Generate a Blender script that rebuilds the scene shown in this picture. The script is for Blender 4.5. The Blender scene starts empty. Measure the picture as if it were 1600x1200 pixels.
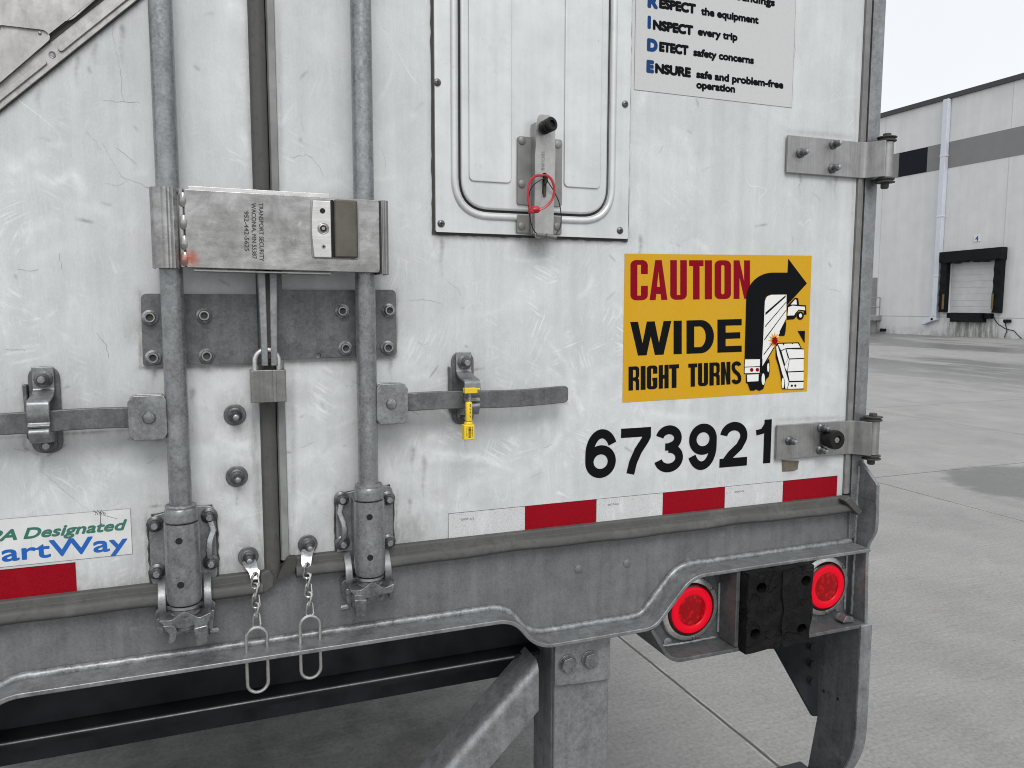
import bpy, bmesh, math, random
import numpy as np
from mathutils import Vector, Matrix
random.seed(7); rng = np.random.default_rng(7)
sc = bpy.context.scene
COL = sc.collection
R = math.radians

# ------------------------------------------------------------------ camera, sky, sun, exposure
CAM = Vector((-1.3119, -1.35096, 1.6322)); YAW, PITCH, ROLL, FPX = R(21.169), R(-5.802), R(0.138), 1219.5
FWD = Vector((math.sin(YAW)*math.cos(PITCH), math.cos(YAW)*math.cos(PITCH), math.sin(PITCH)))
_r = Vector((math.cos(YAW), -math.sin(YAW), 0)); _u = _r.cross(FWD)
RGT = _r*math.cos(ROLL) + _u*math.sin(ROLL); UPV = -_r*math.sin(ROLL) + _u*math.cos(ROLL)
cd = bpy.data.cameras.new('camera'); cam = bpy.data.objects.new('camera', cd); COL.objects.link(cam)
cd.sensor_fit = 'HORIZONTAL'; cd.sensor_width = 36; cd.lens = FPX/1600*36; cd.clip_start = 0.02; cd.clip_end = 2000
cam.matrix_world = Matrix((( RGT.x, UPV.x, -FWD.x, CAM.x), (RGT.y, UPV.y, -FWD.y, CAM.y), (RGT.z, UPV.z, -FWD.z, CAM.z), (0,0,0,1)))
sc.camera = cam

SUN_EL, SUN_AZ = R(46), R(188)          # overcast: the sun is a broad glow above and behind the camera
w = bpy.data.worlds.new('World'); sc.world = w; w.use_nodes = True
nt = w.node_tree; nt.nodes.clear()
def wn(t, **k):
    n = nt.nodes.new(t)
    for a, b in k.items(): setattr(n, a, b)
    return n
sky = wn('ShaderNodeTexSky'); sky.sky_type = 'NISHITA'; sky.sun_disc = False; sky.sun_elevation = SUN_EL; sky.sun_rotation = SUN_AZ
hs = wn('ShaderNodeHueSaturation'); hs.inputs['Saturation'].default_value = 0.25
b1 = wn('ShaderNodeBackground'); b1.inputs['Strength'].default_value = 0.05
nt.links.new(sky.outputs[0], hs.inputs['Color']); nt.links.new(hs.outputs[0], b1.inputs['Color'])
tc = wn('ShaderNodeTexCoord'); sx = wn('ShaderNodeSeparateXYZ'); nt.links.new(tc.outputs['Generated'], sx.inputs[0])
nz = wn('ShaderNodeTexNoise'); nz.inputs['Scale'].default_value = 2.2; nz.inputs['Detail'].default_value = 4; nt.links.new(tc.outputs['Generated'], nz.inputs['Vector'])
mr = wn('ShaderNodeMapRange'); nt.links.new(sx.outputs['Z'], mr.inputs['Value'])
mr.inputs['From Min'].default_value = 0; mr.inputs['From Max'].default_value = 1; mr.inputs['To Min'].default_value = 0.50; mr.inputs['To Max'].default_value = 0.92
mm = wn('ShaderNodeMath', operation='MULTIPLY_ADD'); nt.links.new(nz.outputs['Fac'], mm.inputs[0]); mm.inputs[1].default_value = 0.22; mm.inputs[2].default_value = 0.89
m2 = wn('ShaderNodeMath', operation='MULTIPLY'); nt.links.new(mr.outputs[0], m2.inputs[0]); nt.links.new(mm.outputs[0], m2.inputs[1])
b2 = wn('ShaderNodeBackground'); b2.inputs['Color'].default_value = (0.965, 0.985, 1.0, 1); nt.links.new(m2.outputs[0], b2.inputs['Strength'])
ad = wn('ShaderNodeAddShader'); nt.links.new(b1.outputs[0], ad.inputs[0]); nt.links.new(b2.outputs[0], ad.inputs[1])
wo = wn('ShaderNodeOutputWorld'); nt.links.new(ad.outputs[0], wo.inputs[0])
sd = bpy.data.lights.new('sun', 'SUN'); sd.energy = 1.5; sd.angle = R(28); sd.color = (1, 0.975, 0.94)
so = bpy.data.objects.new('sun', sd); COL.objects.link(so); so.rotation_euler = (R(90)-SUN_EL, 0, R(180)-SUN_AZ)
sc.view_settings.view_transform = 'Standard'; sc.view_settings.look = 'None'; sc.view_settings.exposure = 0.22; sc.view_settings.gamma = 1
sc.view_settings.use_curve_mapping = False
sc.cycles.use_denoising = True; sc.cycles.filter_width = 1.05

# ------------------------------------------------------------------ survey helpers: sight lines cut by a real plane give a real point
def ray(u, v): return FWD + RGT*((u-800)/FPX) - UPV*((v-600)/FPX)
def Q(u, v, y=0.0):                      # -> (x, z) on the plane y of the trailer's rear
    d = ray(u, v); t = (y-CAM.y)/d.y; p = CAM + d*t; return (p.x, p.z)
def QX(u, v, x):                         # -> (y, z) on a plane x
    d = ray(u, v); t = (x-CAM.x)/d.x; p = CAM + d*t; return (p.y, p.z)

# ------------------------------------------------------------------ mesh builder
class MB:
    def __init__(s): s.v = []; s.f = []; s.m = []
    def add(s, vs, fs, mi=0):
        b = len(s.v); s.v += [tuple(a) for a in vs]; s.f += [tuple(b+i for i in f) for f in fs]; s.m += [mi]*len(fs); return s
    def box(s, x0, x1, y0, y1, z0, z1, mi=0):
        vs = [(x, y, z) for z in (z0, z1) for y in (y0, y1) for x in (x0, x1)]
        return s.add(vs, [(0,2,3,1), (4,5,7,6), (0,1,5,4), (2,6,7,3), (0,4,6,2), (1,3,7,5)], mi)
    def prism(s, pts, y0, y1, mi=0):     # pts (x,z), y0 front (towards camera)
        n = len(pts)
        a = sum(pts[i][0]*pts[(i+1)%n][1]-pts[(i+1)%n][0]*pts[i][1] for i in range(n))
        if a < 0: pts = pts[::-1]
        vs = [(x, y0, z) for x, z in pts] + [(x, y1, z) for x, z in pts]
        return s.add(vs, [tuple(range(n)), tuple(range(2*n-1, n-1, -1))] + [(i, i+n, (i+1)%n+n, (i+1)%n) for i in range(n)], mi)
    def prismx(s, pts, x0, x1, mi=0):    # pts (y,z)
        n = len(pts)
        a = sum(pts[i][0]*pts[(i+1)%n][1]-pts[(i+1)%n][0]*pts[i][1] for i in range(n))
        if a < 0: pts = pts[::-1]
        vs = [(x0, y, z) for y, z in pts] + [(x1, y, z) for y, z in pts]
        return s.add(vs, [tuple(range(n-1, -1, -1)), tuple(range(n, 2*n))] + [(i, (i+1)%n, (i+1)%n+n, i+n) for i in range(n)], mi)
    def prismz(s, pts, z0, z1, mi=0):    # pts (x,y)
        n = len(pts)
        a = sum(pts[i][0]*pts[(i+1)%n][1]-pts[(i+1)%n][0]*pts[i][1] for i in range(n))
        if a < 0: pts = pts[::-1]
        vs = [(x, y, z0) for x, y in pts] + [(x, y, z1) for x, y in pts]
        return s.add(vs, [tuple(range(n-1, -1, -1)), tuple(range(n, 2*n))] + [(i, (i+1)%n, (i+1)%n+n, i+n) for i in range(n)], mi)
    def lathe(s, prof, o, ax, n=24, mi=0):   # prof [(r,h)] along ax from o
        ax = Vector(ax).normalized(); o = Vector(o)
        a = ax.orthogonal().normalized(); b = ax.cross(a)
        vs = []
        for r, h in prof:
            for k in range(n):
                t = 2*math.pi*k/n; vs.append(o + ax*h + (a*math.cos(t)+b*math.sin(t))*max(r, 1e-5))
        fs = [(j*n+k, j*n+(k+1)%n, (j+1)*n+(k+1)%n, (j+1)*n+k) for j in range(len(prof)-1) for k in range(n)]
        fs.append(tuple(range(n-1, -1, -1))); fs.append(tuple((len(prof)-1)*n+k for k in range(n)))
        return s.add(vs, fs, mi)
    def cyl(s, p0, p1, r, n=20, mi=0):
        p0 = Vector(p0); p1 = Vector(p1); return s.lathe([(r, 0), (r, (p1-p0).length)], p0, p1-p0, n, mi)
    def tube(s, path, r, n=8, closed=False, mi=0, flat=1.0, up=(0,-1,0)):
        P = [Vector(p) for p in path]; N = len(P); vs = []
        prev = Vector(up)
        for i in range(N):
            t = (P[(i+1)%N]-P[i-1]) if closed else (P[min(i+1, N-1)]-P[max(i-1, 0)])
            t.normalize(); a = prev - t*prev.dot(t)
            if a.length < 1e-4: a = t.orthogonal()
            a.normalize(); b = t.cross(a); prev = a
            for k in range(n):
                q = 2*math.pi*k/n; vs.append(P[i] + a*math.cos(q)*r*flat + b*math.sin(q)*r)
        m = N if closed else N-1
        fs = [(i*n+k, i*n+(k+1)%n, ((i+1)%N)*n+(k+1)%n, ((i+1)%N)*n+k) for i in range(m) for k in range(n)]
        if not closed: fs += [tuple(range(n-1, -1, -1)), tuple((N-1)*n+k for k in range(n))]
        return s.add(vs, fs, mi)
    def sheet(s, path, th, x0=None, x1=None, y0=None, y1=None, mi=0):
        # a bent plate: 2-D centre path given thickness; path (x,z) swept over y0..y1, or (y,z) swept over x0..x1
        L = offset_path(path, th/2) + offset_path(path, -th/2)[::-1]
        n = len(path); sw = (lambda a, k: (a[0], k, a[1])) if y0 is not None else (lambda a, k: (k, a[0], a[1]))
        k0, k1 = (y0, y1) if y0 is not None else (x0, x1)
        vs = [sw(a, k0) for a in L] + [sw(a, k1) for a in L]; N = 2*n
        fs = []
        for i in range(n-1):
            fs.append((i, i+1, N-2-i, N-1-i)); fs.append((N+N-1-i, N+N-2-i, N+i+1, N+i))
        fs += [(i, i+N, (i+1)%N+N, (i+1)%N) for i in range(N)]
        return s.add(vs, fs, mi)
    def flat(s, v2, fs, y, mi=0): return s.add([(a, y, b) for a, b in v2], fs, mi)

def offset_path(p, d):
    out = []
    for i in range(len(p)):
        a = Vector(p[max(i-1, 0)]); b = Vector(p[i]); c = Vector(p[min(i+1, len(p)-1)])
        t1 = (b-a).normalized() if i > 0 else (c-b).normalized(); t2 = (c-b).normalized() if i < len(p)-1 else t1
        n1 = Vector((-t1.y, t1.x)); n2 = Vector((-t2.y, t2.x)); m = (n1+n2).normalized()
        k = d/max(m.dot(n1), 0.4); out.append((b.x+m.x*k, b.y+m.y*k))
    return out
def fillet(pts, r, n=7, closed=False):
    out = []; N = len(pts); rs = r if isinstance(r, (list, tuple)) else [r]*N
    for i in range(N):
        if not closed and i in (0, N-1): out.append(tuple(pts[i])); continue
        a, b, c = Vector(pts[i-1]), Vector(pts[i]), Vector(pts[(i+1)%N]); u = (a-b); v = (c-b)
        d = min(rs[i], u.length*.49, v.length*.49)
        if d < 1e-6: out.append(tuple(b)); continue
        p0 = b+u.normalized()*d; p1 = b+v.normalized()*d
        for k in range(n+1):
            t = k/n; q = p0*(1-t)**2 + b*2*t*(1-t) + p1*t*t; out.append((q.x, q.y))
    return out
def rrect(x0, z0, x1, z1, r, n=6): return fillet([(x0, z0), (x1, z0), (x1, z1), (x0, z1)], r, n, True)
def arc(cx, cz, rx, rz, a0, a1, n=20): return [(cx+rx*math.cos(R(a0+(a1-a0)*i/n)), cz+rz*math.sin(R(a0+(a1-a0)*i/n))) for i in range(n+1)]

def curve_mesh(polys, ext=0.0):          # filled outline with holes -> verts (x, y, z), faces
    c = bpy.data.curves.new('outline', 'CURVE'); c.dimensions = '2D'; c.fill_mode = 'BOTH' if ext else 'FRONT'; c.extrude = ext
    for p in polys:
        s = c.splines.new('POLY'); s.points.add(len(p)-1)
        for i, q in enumerate(p): s.points[i].co = (q[0], q[1], 0, 1)
        s.use_cyclic_u = True
    return eval_curve(c)
def eval_curve(c):
    o = bpy.data.objects.new('outline', c); m = o.to_mesh()
    vs = [tuple(v.co) for v in m.vertices]; fs = [tuple(p.vertices) for p in m.polygons]
    o.to_mesh_clear(); bpy.data.objects.remove(o); bpy.data.curves.remove(c)
    return vs, fs
def holed(mb, polys, y0, y1, mi=0):      # plate with real holes
    vs, fs = curve_mesh(polys, abs(y1-y0)/2); yc = (y0+y1)/2
    mb.add([(a, yc-b2, b) for a, b, b2 in vs], fs, mi)
def fill(mb, polys, y, mi=0):
    vs, fs = curve_mesh(polys); mb.add([(a, y, b) for a, b, _ in vs], fs, mi)

def text2d(s, shear=0.0):
    c = bpy.data.curves.new('lettering', 'FONT'); c.body = s; c.size = 1; c.shear = shear; c.fill_mode = 'FRONT'; c.dimensions = '2D'; c.resolution_u = 4
    return eval_curve(c)
def letter(mb, s, p0, p1, cap, y, mi=0, bold=0.0, shear=0.0, nb=8, vert=False):
    """lettering whose baseline runs p0 -> p1 (x,z), capital height cap"""
    vs, fs = text2d(s, shear); xs = [v[0] for v in vs]; a, b = min(xs), max(xs)
    p0 = Vector(p0); p1 = Vector(p1); d = p1-p0; n = Vector((-d.y, d.x)).normalized()
    H = cap/0.72
    def put(dx, dz, k):
        pts = []
        for v in vs:
            q = p0 + d*((v[0]-a)/(b-a)) + n*(v[1]*H); pts.append((q.x+dx, q.y+dz))
        mb.flat(pts, fs, y-k*0.00002, mi)
    put(0, 0, 0)
    if bold:
        for k in range(nb):
            t = 2*math.pi*k/nb; put(bold*math.cos(t), bold*math.sin(t), k+1)
def stroke(mb, path, wd, y, mi=0, closed=False):
    if closed:
        L = [Vector(p) for p in path]; N = len(L); o = []; q = []
        for i in range(N):
            t = (L[(i+1)%N]-L[i-1]).normalized(); n = Vector((-t.y, t.x)); o.append(L[i]+n*wd/2); q.append(L[i]-n*wd/2)
        mb.flat([tuple(a) for a in o+q], [(i, (i+1)%N, (i+1)%N+N, i+N) for i in range(N)], y, mi)
    else:
        o = offset_path(path, wd/2); q = offset_path(path, -wd/2); N = len(path)
        mb.flat(o+q, [(i, i+1, i+1+N, i+N) for i in range(N-1)], y, mi)

ORG = {}
def empty(name, loc, label, cat, group=None):
    o = bpy.data.objects.new(name, None); COL.objects.link(o); o.location = loc; o.empty_display_size = .1; ORG[o.name] = Vector(loc)
    o['label'] = label; o['category'] = cat
    if group: o['group'] = group
    return o
def mesh(name, mb, mats, origin, smooth=35):
    me = bpy.data.meshes.new(name); O = Vector(origin)
    me.from_pydata([(a-O.x, b-O.y, c-O.z) for a, b, c in mb.v], [], mb.f)
    if not isinstance(mats, (list, tuple)): mats = [mats]
    for m in mats: me.materials.append(m)
    me.polygons.foreach_set('material_index', mb.m)
    bm = bmesh.new(); bm.from_mesh(me); bmesh.ops.recalc_face_normals(bm, faces=bm.faces); bm.to_mesh(me); bm.free()
    if smooth:
        me.polygons.foreach_set('use_smooth', [True]*len(me.polygons)); me.set_sharp_from_angle(angle=R(smooth))
    return me
def link(name, me, parent, origin):
    o = bpy.data.objects.new(name, me); COL.objects.link(o); O = Vector(origin); ORG[o.name] = O
    if parent is not None: o.parent = parent; o.location = O-ORG[parent.name]
    else: o.location = O
    return o
def obj(name, mb, mats, parent=None, origin=None, bevel=0, seg=2, smooth=35, label=None):
    if origin is None:
        a = np.array(mb.v); origin = tuple((a.min(0)+a.max(0))/2)
    o = link(name, mesh(name, mb, mats, origin, smooth), parent, origin)
    if bevel:
        b = o.modifiers.new('bevel', 'BEVEL'); b.width = bevel; b.segments = seg; b.limit_method = 'ANGLE'; b.angle_limit = R(40); b.harden_normals = True
    if label: o['label'] = label
    return o
def tag(o, label, cat, group=None, kind=None):
    if label: o['label'] = label
    if cat: o['category'] = cat
    if group: o['group'] = group
    if kind: o['kind'] = kind
    return o

# ------------------------------------------------------------------ materials
class NT:
    def __init__(s, name):
        s.m = bpy.data.materials.new(name); s.m.use_nodes = True; s.t = s.m.node_tree; s.t.nodes.clear()
        s.b = s.n('ShaderNodeBsdfPrincipled'); o = s.n('ShaderNodeOutputMaterial'); s.t.links.new(s.b.outputs[0], o.inputs[0])
        s.co = s.n('ShaderNodeTexCoord').outputs['Object']; s.pos = s.n('ShaderNodeNewGeometry').outputs['Position']
    def n(s, t, **k):
        x = s.t.nodes.new(t)
        for a, b in k.items(): setattr(x, a, b)
        return x
    def put(s, sock, v):
        if isinstance(v, bpy.types.NodeSocket): s.t.links.new(v, sock)
        elif isinstance(v, (tuple, list)) and len(v) == 3 and sock.type == 'RGBA': sock.default_value = (*v, 1)
        else: sock.default_value = v
    def scale(s, v, k):
        x = s.n('ShaderNodeVectorMath', operation='MULTIPLY'); s.put(x.inputs[0], v); s.put(x.inputs[1], k); return x.outputs[0]
    def noise(s, v, sc, det=4, rough=.55, dist=0):
        x = s.n('ShaderNodeTexNoise'); s.put(x.inputs['Vector'], v); x.inputs['Scale'].default_value = sc; x.inputs['Detail'].default_value = det
        x.inputs['Roughness'].default_value = rough; x.inputs['Distortion'].default_value = dist; return x.outputs['Fac']
    def voro(s, v, sc, feat='F1', out='Distance'):
        x = s.n('ShaderNodeTexVoronoi'); x.feature = feat; s.put(x.inputs['Vector'], v); x.inputs['Scale'].default_value = sc; return x.outputs[out]
    def mr(s, v, a, b, c=0.0, d=1.0, smooth=False):
        x = s.n('ShaderNodeMapRange'); x.interpolation_type = 'SMOOTHSTEP' if smooth else 'LINEAR'
        s.put(x.inputs['Value'], v); x.inputs['From Min'].default_value = a; x.inputs['From Max'].default_value = b
        x.inputs['To Min'].default_value = c; x.inputs['To Max'].default_value = d; return x.outputs[0]
    def math(s, op, a, b=0.0, c=0.0):
        x = s.n('ShaderNodeMath', operation=op); s.put(x.inputs[0], a); s.put(x.inputs[1], b)
        if op == 'MULTIPLY_ADD': s.put(x.inputs[2], c)
        return x.outputs[0]
    def mix(s, f, a, b):
        x = s.n('ShaderNodeMix', data_type='RGBA'); s.put(x.inputs['Factor'], f); s.put(x.inputs[6], a); s.put(x.inputs[7], b); return x.outputs[2]
    def sep(s, v):
        x = s.n('ShaderNodeSeparateXYZ'); s.put(x.inputs[0], v); return x.outputs
    def attr(s, name): return s.n('ShaderNodeAttribute', attribute_name=name).outputs['Fac']
    def set(s, **k):
        for a, b in k.items(): s.put(s.b.inputs[a.replace('_', ' ')], b)
        return s
    def bump(s, h, strength=.3, dist=.001):
        x = s.n('ShaderNodeBump'); s.put(x.inputs['Height'], h); x.inputs['Strength'].default_value = strength; x.inputs['Distance'].default_value = dist
        s.put(s.b.inputs['Normal'], x.outputs[0]); return s
def simple(name, col, rough=.6, metal=0.0, var=.25, sc=40, bump=.0, spec=.5):
    t = NT(name); n = t.noise(t.pos, sc, 6); n2 = t.noise(t.pos, sc*.12, 3)
    k = t.math('MULTIPLY', n, n2)
    f = t.mr(k, .12, .38)
    a = tuple(c*(1-var) for c in col); b = tuple(min(1, c*(1+var)) for c in col)
    t.set(Base_Color=t.mix(f, a, b), Roughness=t.mr(n, .3, .7, max(.05, rough-.1), min(1, rough+.1)), Metallic=metal, Specular_IOR_Level=spec)
    if bump: t.bump(n, bump, .002)
    return t.m
def galvanised(name, lo, hi, rough=.5, metal=.45, dirt=.5, tint=(1, 1.04, 1.075), sc=1.0, span=.08):
    t = NT(name)
    n = t.noise(t.pos, 26*sc, 6, .65); vs = t.sep(t.voro(t.pos, 150*sc, out='Color'))[0]; g = t.noise(t.pos, 260, 4, .75)
    st = t.noise(t.scale(t.pos, (60, 60, 5)), 1.0, 4, .6)
    f = t.math('ADD', t.math('MULTIPLY', n, .34), t.math('ADD', t.math('MULTIPLY', vs, span), t.math('ADD', t.math('MULTIPLY', st, .28), t.math('MULTIPLY', g, .46-span))))
    c = t.mix(t.mr(f, .42, .78), tuple(lo*.8*k for k in tint), tuple(hi*1.12*k for k in tint))
    d = t.mr(t.noise(t.pos, 9*sc, 7, .7, .3), .50, .70)
    c = t.mix(t.math('MULTIPLY', d, dirt), c, (.045, .043, .039))
    dr = t.mr(t.noise(t.scale(t.pos, (42, 42, 3.5)), 1, 5, .7), .57, .72); c = t.mix(t.math('MULTIPLY', dr, dirt*.7), c, (.05, .048, .043))
    w_ = t.mr(t.noise(t.pos, 15, 7, .72, .2), .60, .72); c = t.mix(t.math('MULTIPLY', w_, .30), c, tuple(min(.6, hi*1.9*k) for k in tint))
    sp = t.mr(t.noise(t.pos, 320, 2), .69, .76)
    c = t.mix(t.math('MULTIPLY', sp, .5), c, (.03, .027, .024))
    t.set(Base_Color=c, Metallic=metal, Roughness=t.mr(n, .25, .75, rough-.14, rough+.15)).bump(t.math('ADD', n, t.math('MULTIPLY', g, .5)), .16, .001)
    return t.m

def door_paint():
    t = NT('white_door_paint'); p = t.pos; z = t.sep(p)[2]
    big = t.noise(p, 2.3, 5, .6); mid = t.noise(p, 11, 6, .65, .8); fine = t.noise(t.scale(p, (520, 30, 34)), 1, 3, .6)
    cloud = t.noise(p, 5.0, 7, .68, .35); streak = t.noise(t.scale(p, (34, 5, 1.1)), 1, 5, .6); grain = t.noise(t.scale(p, (1, 1, .7)), 330, 3, .7)
    f = t.math('ADD', t.math('MULTIPLY', cloud, .50), t.math('ADD', t.math('MULTIPLY', streak, .30), t.math('ADD', t.math('MULTIPLY', fine, .16), t.math('MULTIPLY', grain, .22))))
    c = t.mix(t.mr(f, .42, .80), (.41, .424, .431), (.635, .652, .660))
    c = t.mix(t.math('MULTIPLY', t.mr(mid, .56, .74), .26), c, (.35, .36, .36))
    wipe = t.math('MULTIPLY', t.attr('wipe'), t.mr(t.noise(p, 38, 5, .7, .5), .30, .62))
    c = t.mix(t.math('MULTIPLY', wipe, .8), c, (.76, .78, .79))
    px_, py_, pz_ = t.sep(p); scuff = None
    for ang, so, th in ((62, 0, .60), (-28, 7, .61), (98, 13, .615), (20, 21, .62)):
        ca, sa = math.cos(R(ang)), math.sin(R(ang))
        al = t.math('ADD', t.math('MULTIPLY', px_, ca), t.math('MULTIPLY', pz_, sa)); ac = t.math('SUBTRACT', t.math('MULTIPLY', pz_, ca), t.math('MULTIPLY', px_, sa))
        al = t.math('ADD', al, t.math('MULTIPLY', t.noise(p, 4, 2), .12)); ac = t.math('ADD', ac, t.math('MULTIPLY', t.noise(p, 6, 2), .05))
        cv = t.n('ShaderNodeCombineXYZ'); t.put(cv.inputs[0], t.math('MULTIPLY', al, 16)); t.put(cv.inputs[1], t.math('MULTIPLY', ac, 190)); cv.inputs[2].default_value = so
        k = t.math('MULTIPLY', t.mr(t.noise(cv.outputs[0], 1, 3, .6), .50, .64), t.mr(t.noise(t.scale(p, (1, 1, 1)), 9+so*.2, 4, .6, .4), th-.06, th+.04))
        scuff = k if scuff is None else t.math('MAXIMUM', scuff, k)
    patchy = t.math('MULTIPLY', t.mr(t.noise(p, 2.6, 4, .6), .40, .62, .12, 1), t.math('MULTIPLY', t.mr(z, 2.05, 1.6, .18, .60), t.mr(px_, -.70, -.25, 1, .35)))
    c = t.mix(t.math('MULTIPLY', scuff, patchy), c, (.80, .82, .83))
    lowz = t.math('MULTIPLY', t.mr(z, 1.95, 1.25), t.mr(t.noise(p, 17, 7, .7, .9), .52, .68)); c = t.mix(t.math('MULTIPLY', lowz, .32), c, (.36, .36, .35))
    dm = t.math('MULTIPLY', t.attr('grime_shade'), t.mr(t.noise(t.scale(p, (1, 1, .45)), 70, 6, .75, .4), .22, .58))
    c = t.mix(t.math('MINIMUM', dm, .93), c, (.11, .105, .093))
    q = t.noise(p, 5.5, 3, .5, 1.2); line = t.mr(t.math('ABSOLUTE', t.math('SUBTRACT', q, .5)), .0, .0012, 1, 0)
    line = t.math('MULTIPLY', line, t.mr(t.noise(p, 7.0, 4, .6), .56, .66))
    c = t.mix(t.math('MULTIPLY', line, .38), c, (.14, .14, .135))
    q2 = t.noise(t.scale(p, (1, 1, .6)), 8.7, 2, .5, .7); l2 = t.mr(t.math('ABSOLUTE', t.math('SUBTRACT', q2, .48)), 0, .003, 1, 0)
    l2 = t.math('MULTIPLY', l2, t.mr(t.noise(p, 4.1, 3), .53, .6))
    c = t.mix(t.math('MULTIPLY', l2, .4), c, (.80, .82, .83))
    sp = t.mr(t.voro(p, 75), .0, .055, 1, 0); gate = t.mr(t.noise(p, 31, 1), .55, .6)
    c = t.mix(t.math('MULTIPLY', t.math('MULTIPLY', sp, gate), .8), c, (.06, .06, .055))
    sp2 = t.mr(t.noise(p, 480, 2), .66, .73)
    c = t.mix(t.math('MULTIPLY', sp2, .40), c, (.2, .2, .19))
    t.set(Base_Color=c, Roughness=t.mr(mid, .3, .7, .38, .58), Specular_IOR_Level=.35).bump(t.math('ADD', fine, t.math('ADD', t.math('MULTIPLY', big, 2.0), grain)), .06, .001)
    return t.m
def stainless(name, lo=.35, hi=.62, rough=.34, ax=(8, 8, 260), blotch=True, rust=None, wave=False):
    t = NT(name); p = t.pos
    br = t.noise(t.scale(p, ax), 1, 4, .6); cl = t.noise(p, 21, 7, .7, .5); sm = t.noise(p, 48, 6, .72, .8)
    c = t.mix(t.mr(cl, .28, .74), (lo, lo*.985, lo*.97), (hi, hi*.99, hi*.98))
    c = t.mix(t.math('MULTIPLY', t.mr(br, .4, .75), .4), c, (lo*.6, lo*.58, lo*.56))
    if blotch: c = t.mix(t.math('MULTIPLY', t.mr(sm, .6, .72), .55), c, (hi*1.15, hi*1.15, hi*1.15))
    if rust:
        d = t.n('ShaderNodeVectorMath', operation='DISTANCE'); t.put(d.inputs[0], t.scale(p, (1, 0, 1))); d.inputs[1].default_value = (rust[0], 0, rust[1])
        k = t.math('MULTIPLY', t.mr(d.outputs['Value'], .001, .020, 1, 0, True), t.mr(sm, .35, .55)); c = t.mix(t.math('MULTIPLY', k, .85), c, (.45, .07, .025))
    t.set(Base_Color=c, Metallic=.85, Roughness=t.mr(sm, .3, .7, rough-.1, rough+.16)).bump(t.math('ADD', br, t.math('MULTIPLY', t.noise(p, 5, 2) if wave else cl, 8 if wave else 2)), .10 if wave else .07, .002 if wave else .001)
    return t.m
def rubber(name, col, rough=.75, wear=(.2, .19, .17), k=.5):
    t = NT(name); n = t.noise(t.pos, 18, 7, .7, .5); n2 = t.noise(t.scale(t.pos, (9, 9, 9)), 12, 3)
    c = t.mix(t.math('MULTIPLY', t.mr(n, .5, .7), k), col, wear); c = t.mix(t.math('MULTIPLY', t.mr(n2, .55, .7), .4), c, tuple(x*.5 for x in col))
    t.set(Base_Color=c, Roughness=t.mr(n, .3, .7, rough-.12, rough+.1), Specular_IOR_Level=.25).bump(n2, .15, .001); return t.m
def decal(name, col, rough=.4, dust=.12, k=0.0, spec=.22):
    t = NT(name); n = t.noise(t.pos, 120, 5, .7); b = t.noise(t.scale(t.pos, (14, 5, 3)), 1, 5, .6)
    c = t.mix(t.math('MULTIPLY', t.mr(b, .4, .75), dust), col, (.45, .45, .43)); c = t.mix(t.math('MULTIPLY', t.mr(n, .5, .75), .22), c, tuple(x*.7 for x in col))
    t.set(Base_Color=c, Roughness=rough, Specular_IOR_Level=spec); return t.m
def glow(name, col, strength, base=(.3, .0, .0)):
    t = NT(name); t.set(Base_Color=base, Roughness=.25, Specular_IOR_Level=.15, Emission_Color=col, Emission_Strength=strength); return t.m

M = {}
M['door'] = door_paint()
M['galv'] = galvanised('galvanised_steel', .185, .325, .38, .5, .2)
M['galv_dark'] = galvanised('aged_shaded_galvanised_steel', .095, .18, .44, .4, .45)
M['rod'] = galvanised('galvanised_pipe', .20, .37, .31, .6, .15, sc=1.6)
M['sill'] = galvanised('galvanised_sill', .145, .215, .44, .3, .28, sc=.6, span=.03)
M['cast'] = galvanised('cast_steel', .15, .33, .32, .7, .4, sc=2)
M['weld'] = galvanised('weld_bead', .17, .40, .42, .5, .5, sc=3)
M['dark_steel'] = simple('painted_black_steel', (.020, .023, .027), .45, 0, .6, 14, .1, .18)
M['inox'] = stainless('scuffed_stainless', .20, .52, .22, (25, 40, 90), True, rust=(-1.336, 1.699), wave=True)
M['inox_dull'] = stainless('weathered_stainless', .26, .42, .42, (260, 8, 8), False)
M['inox_bright'] = stainless('polished_stainless', .5, .75, .28, blotch=False)
M['wire'] = stainless('chain_wire', .42, .65, .24, (60, 60, 60), False)
M['alu'] = stainless('weathered_aluminium', .36, .50, .5, (40, 40, 40), False)
M['alu_white'] = None
M['edge'] = simple('dull_aluminium_edge', (.20, .20, .195), .5, .35, .3, 30)
M['edge_light'] = simple('dull_aluminium_strip', (.19, .195, .19), .5, .2, .25, 30)
M['gasket'] = rubber('grey_rubber_seal', (.074, .074, .071), .6, (.135, .134, .128), .5)
M['seal_grey'] = rubber('grey_centre_seal', (.075, .074, .071), .6, (.12, .118, .112), .4)
M['gasket_dark'] = rubber('dark_rubber_seal', (.050, .049, .045), .65, (.10, .097, .09), .5)
M['black'] = rubber('black_rubber', (.010, .010, .011), .6, (.04, .04, .04), .35)
M['blackp'] = simple('black_plastic', (.009, .009, .009), .4, 0, .2, 40, 0, .25)
M['hole'] = simple('hole_black', (.004, .004, .004), .8, 0, .1)
M['nut'] = galvanised('bolt_steel', .10, .22, .32, .75, .4, sc=3)
M['nut_light'] = galvanised('bolt_end', .28, .48, .28, .8, .3, sc=3)
M['ink'] = decal('black_ink', (.006, .0065, .008), .55, .002, spec=.04)
M['yellow'] = decal('yellow_vinyl', (.545, .300, .006), .42, .03)
M['redink'] = decal('red_ink', (.21, .002, .012), .5, .006, spec=.06)
M['blue'] = decal('blue_ink', (.009, .046, .165), .5, .02, spec=.06)
M['blue2'] = decal('bright_blue_ink', (.006, .10, .40), .4, .05)
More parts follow.
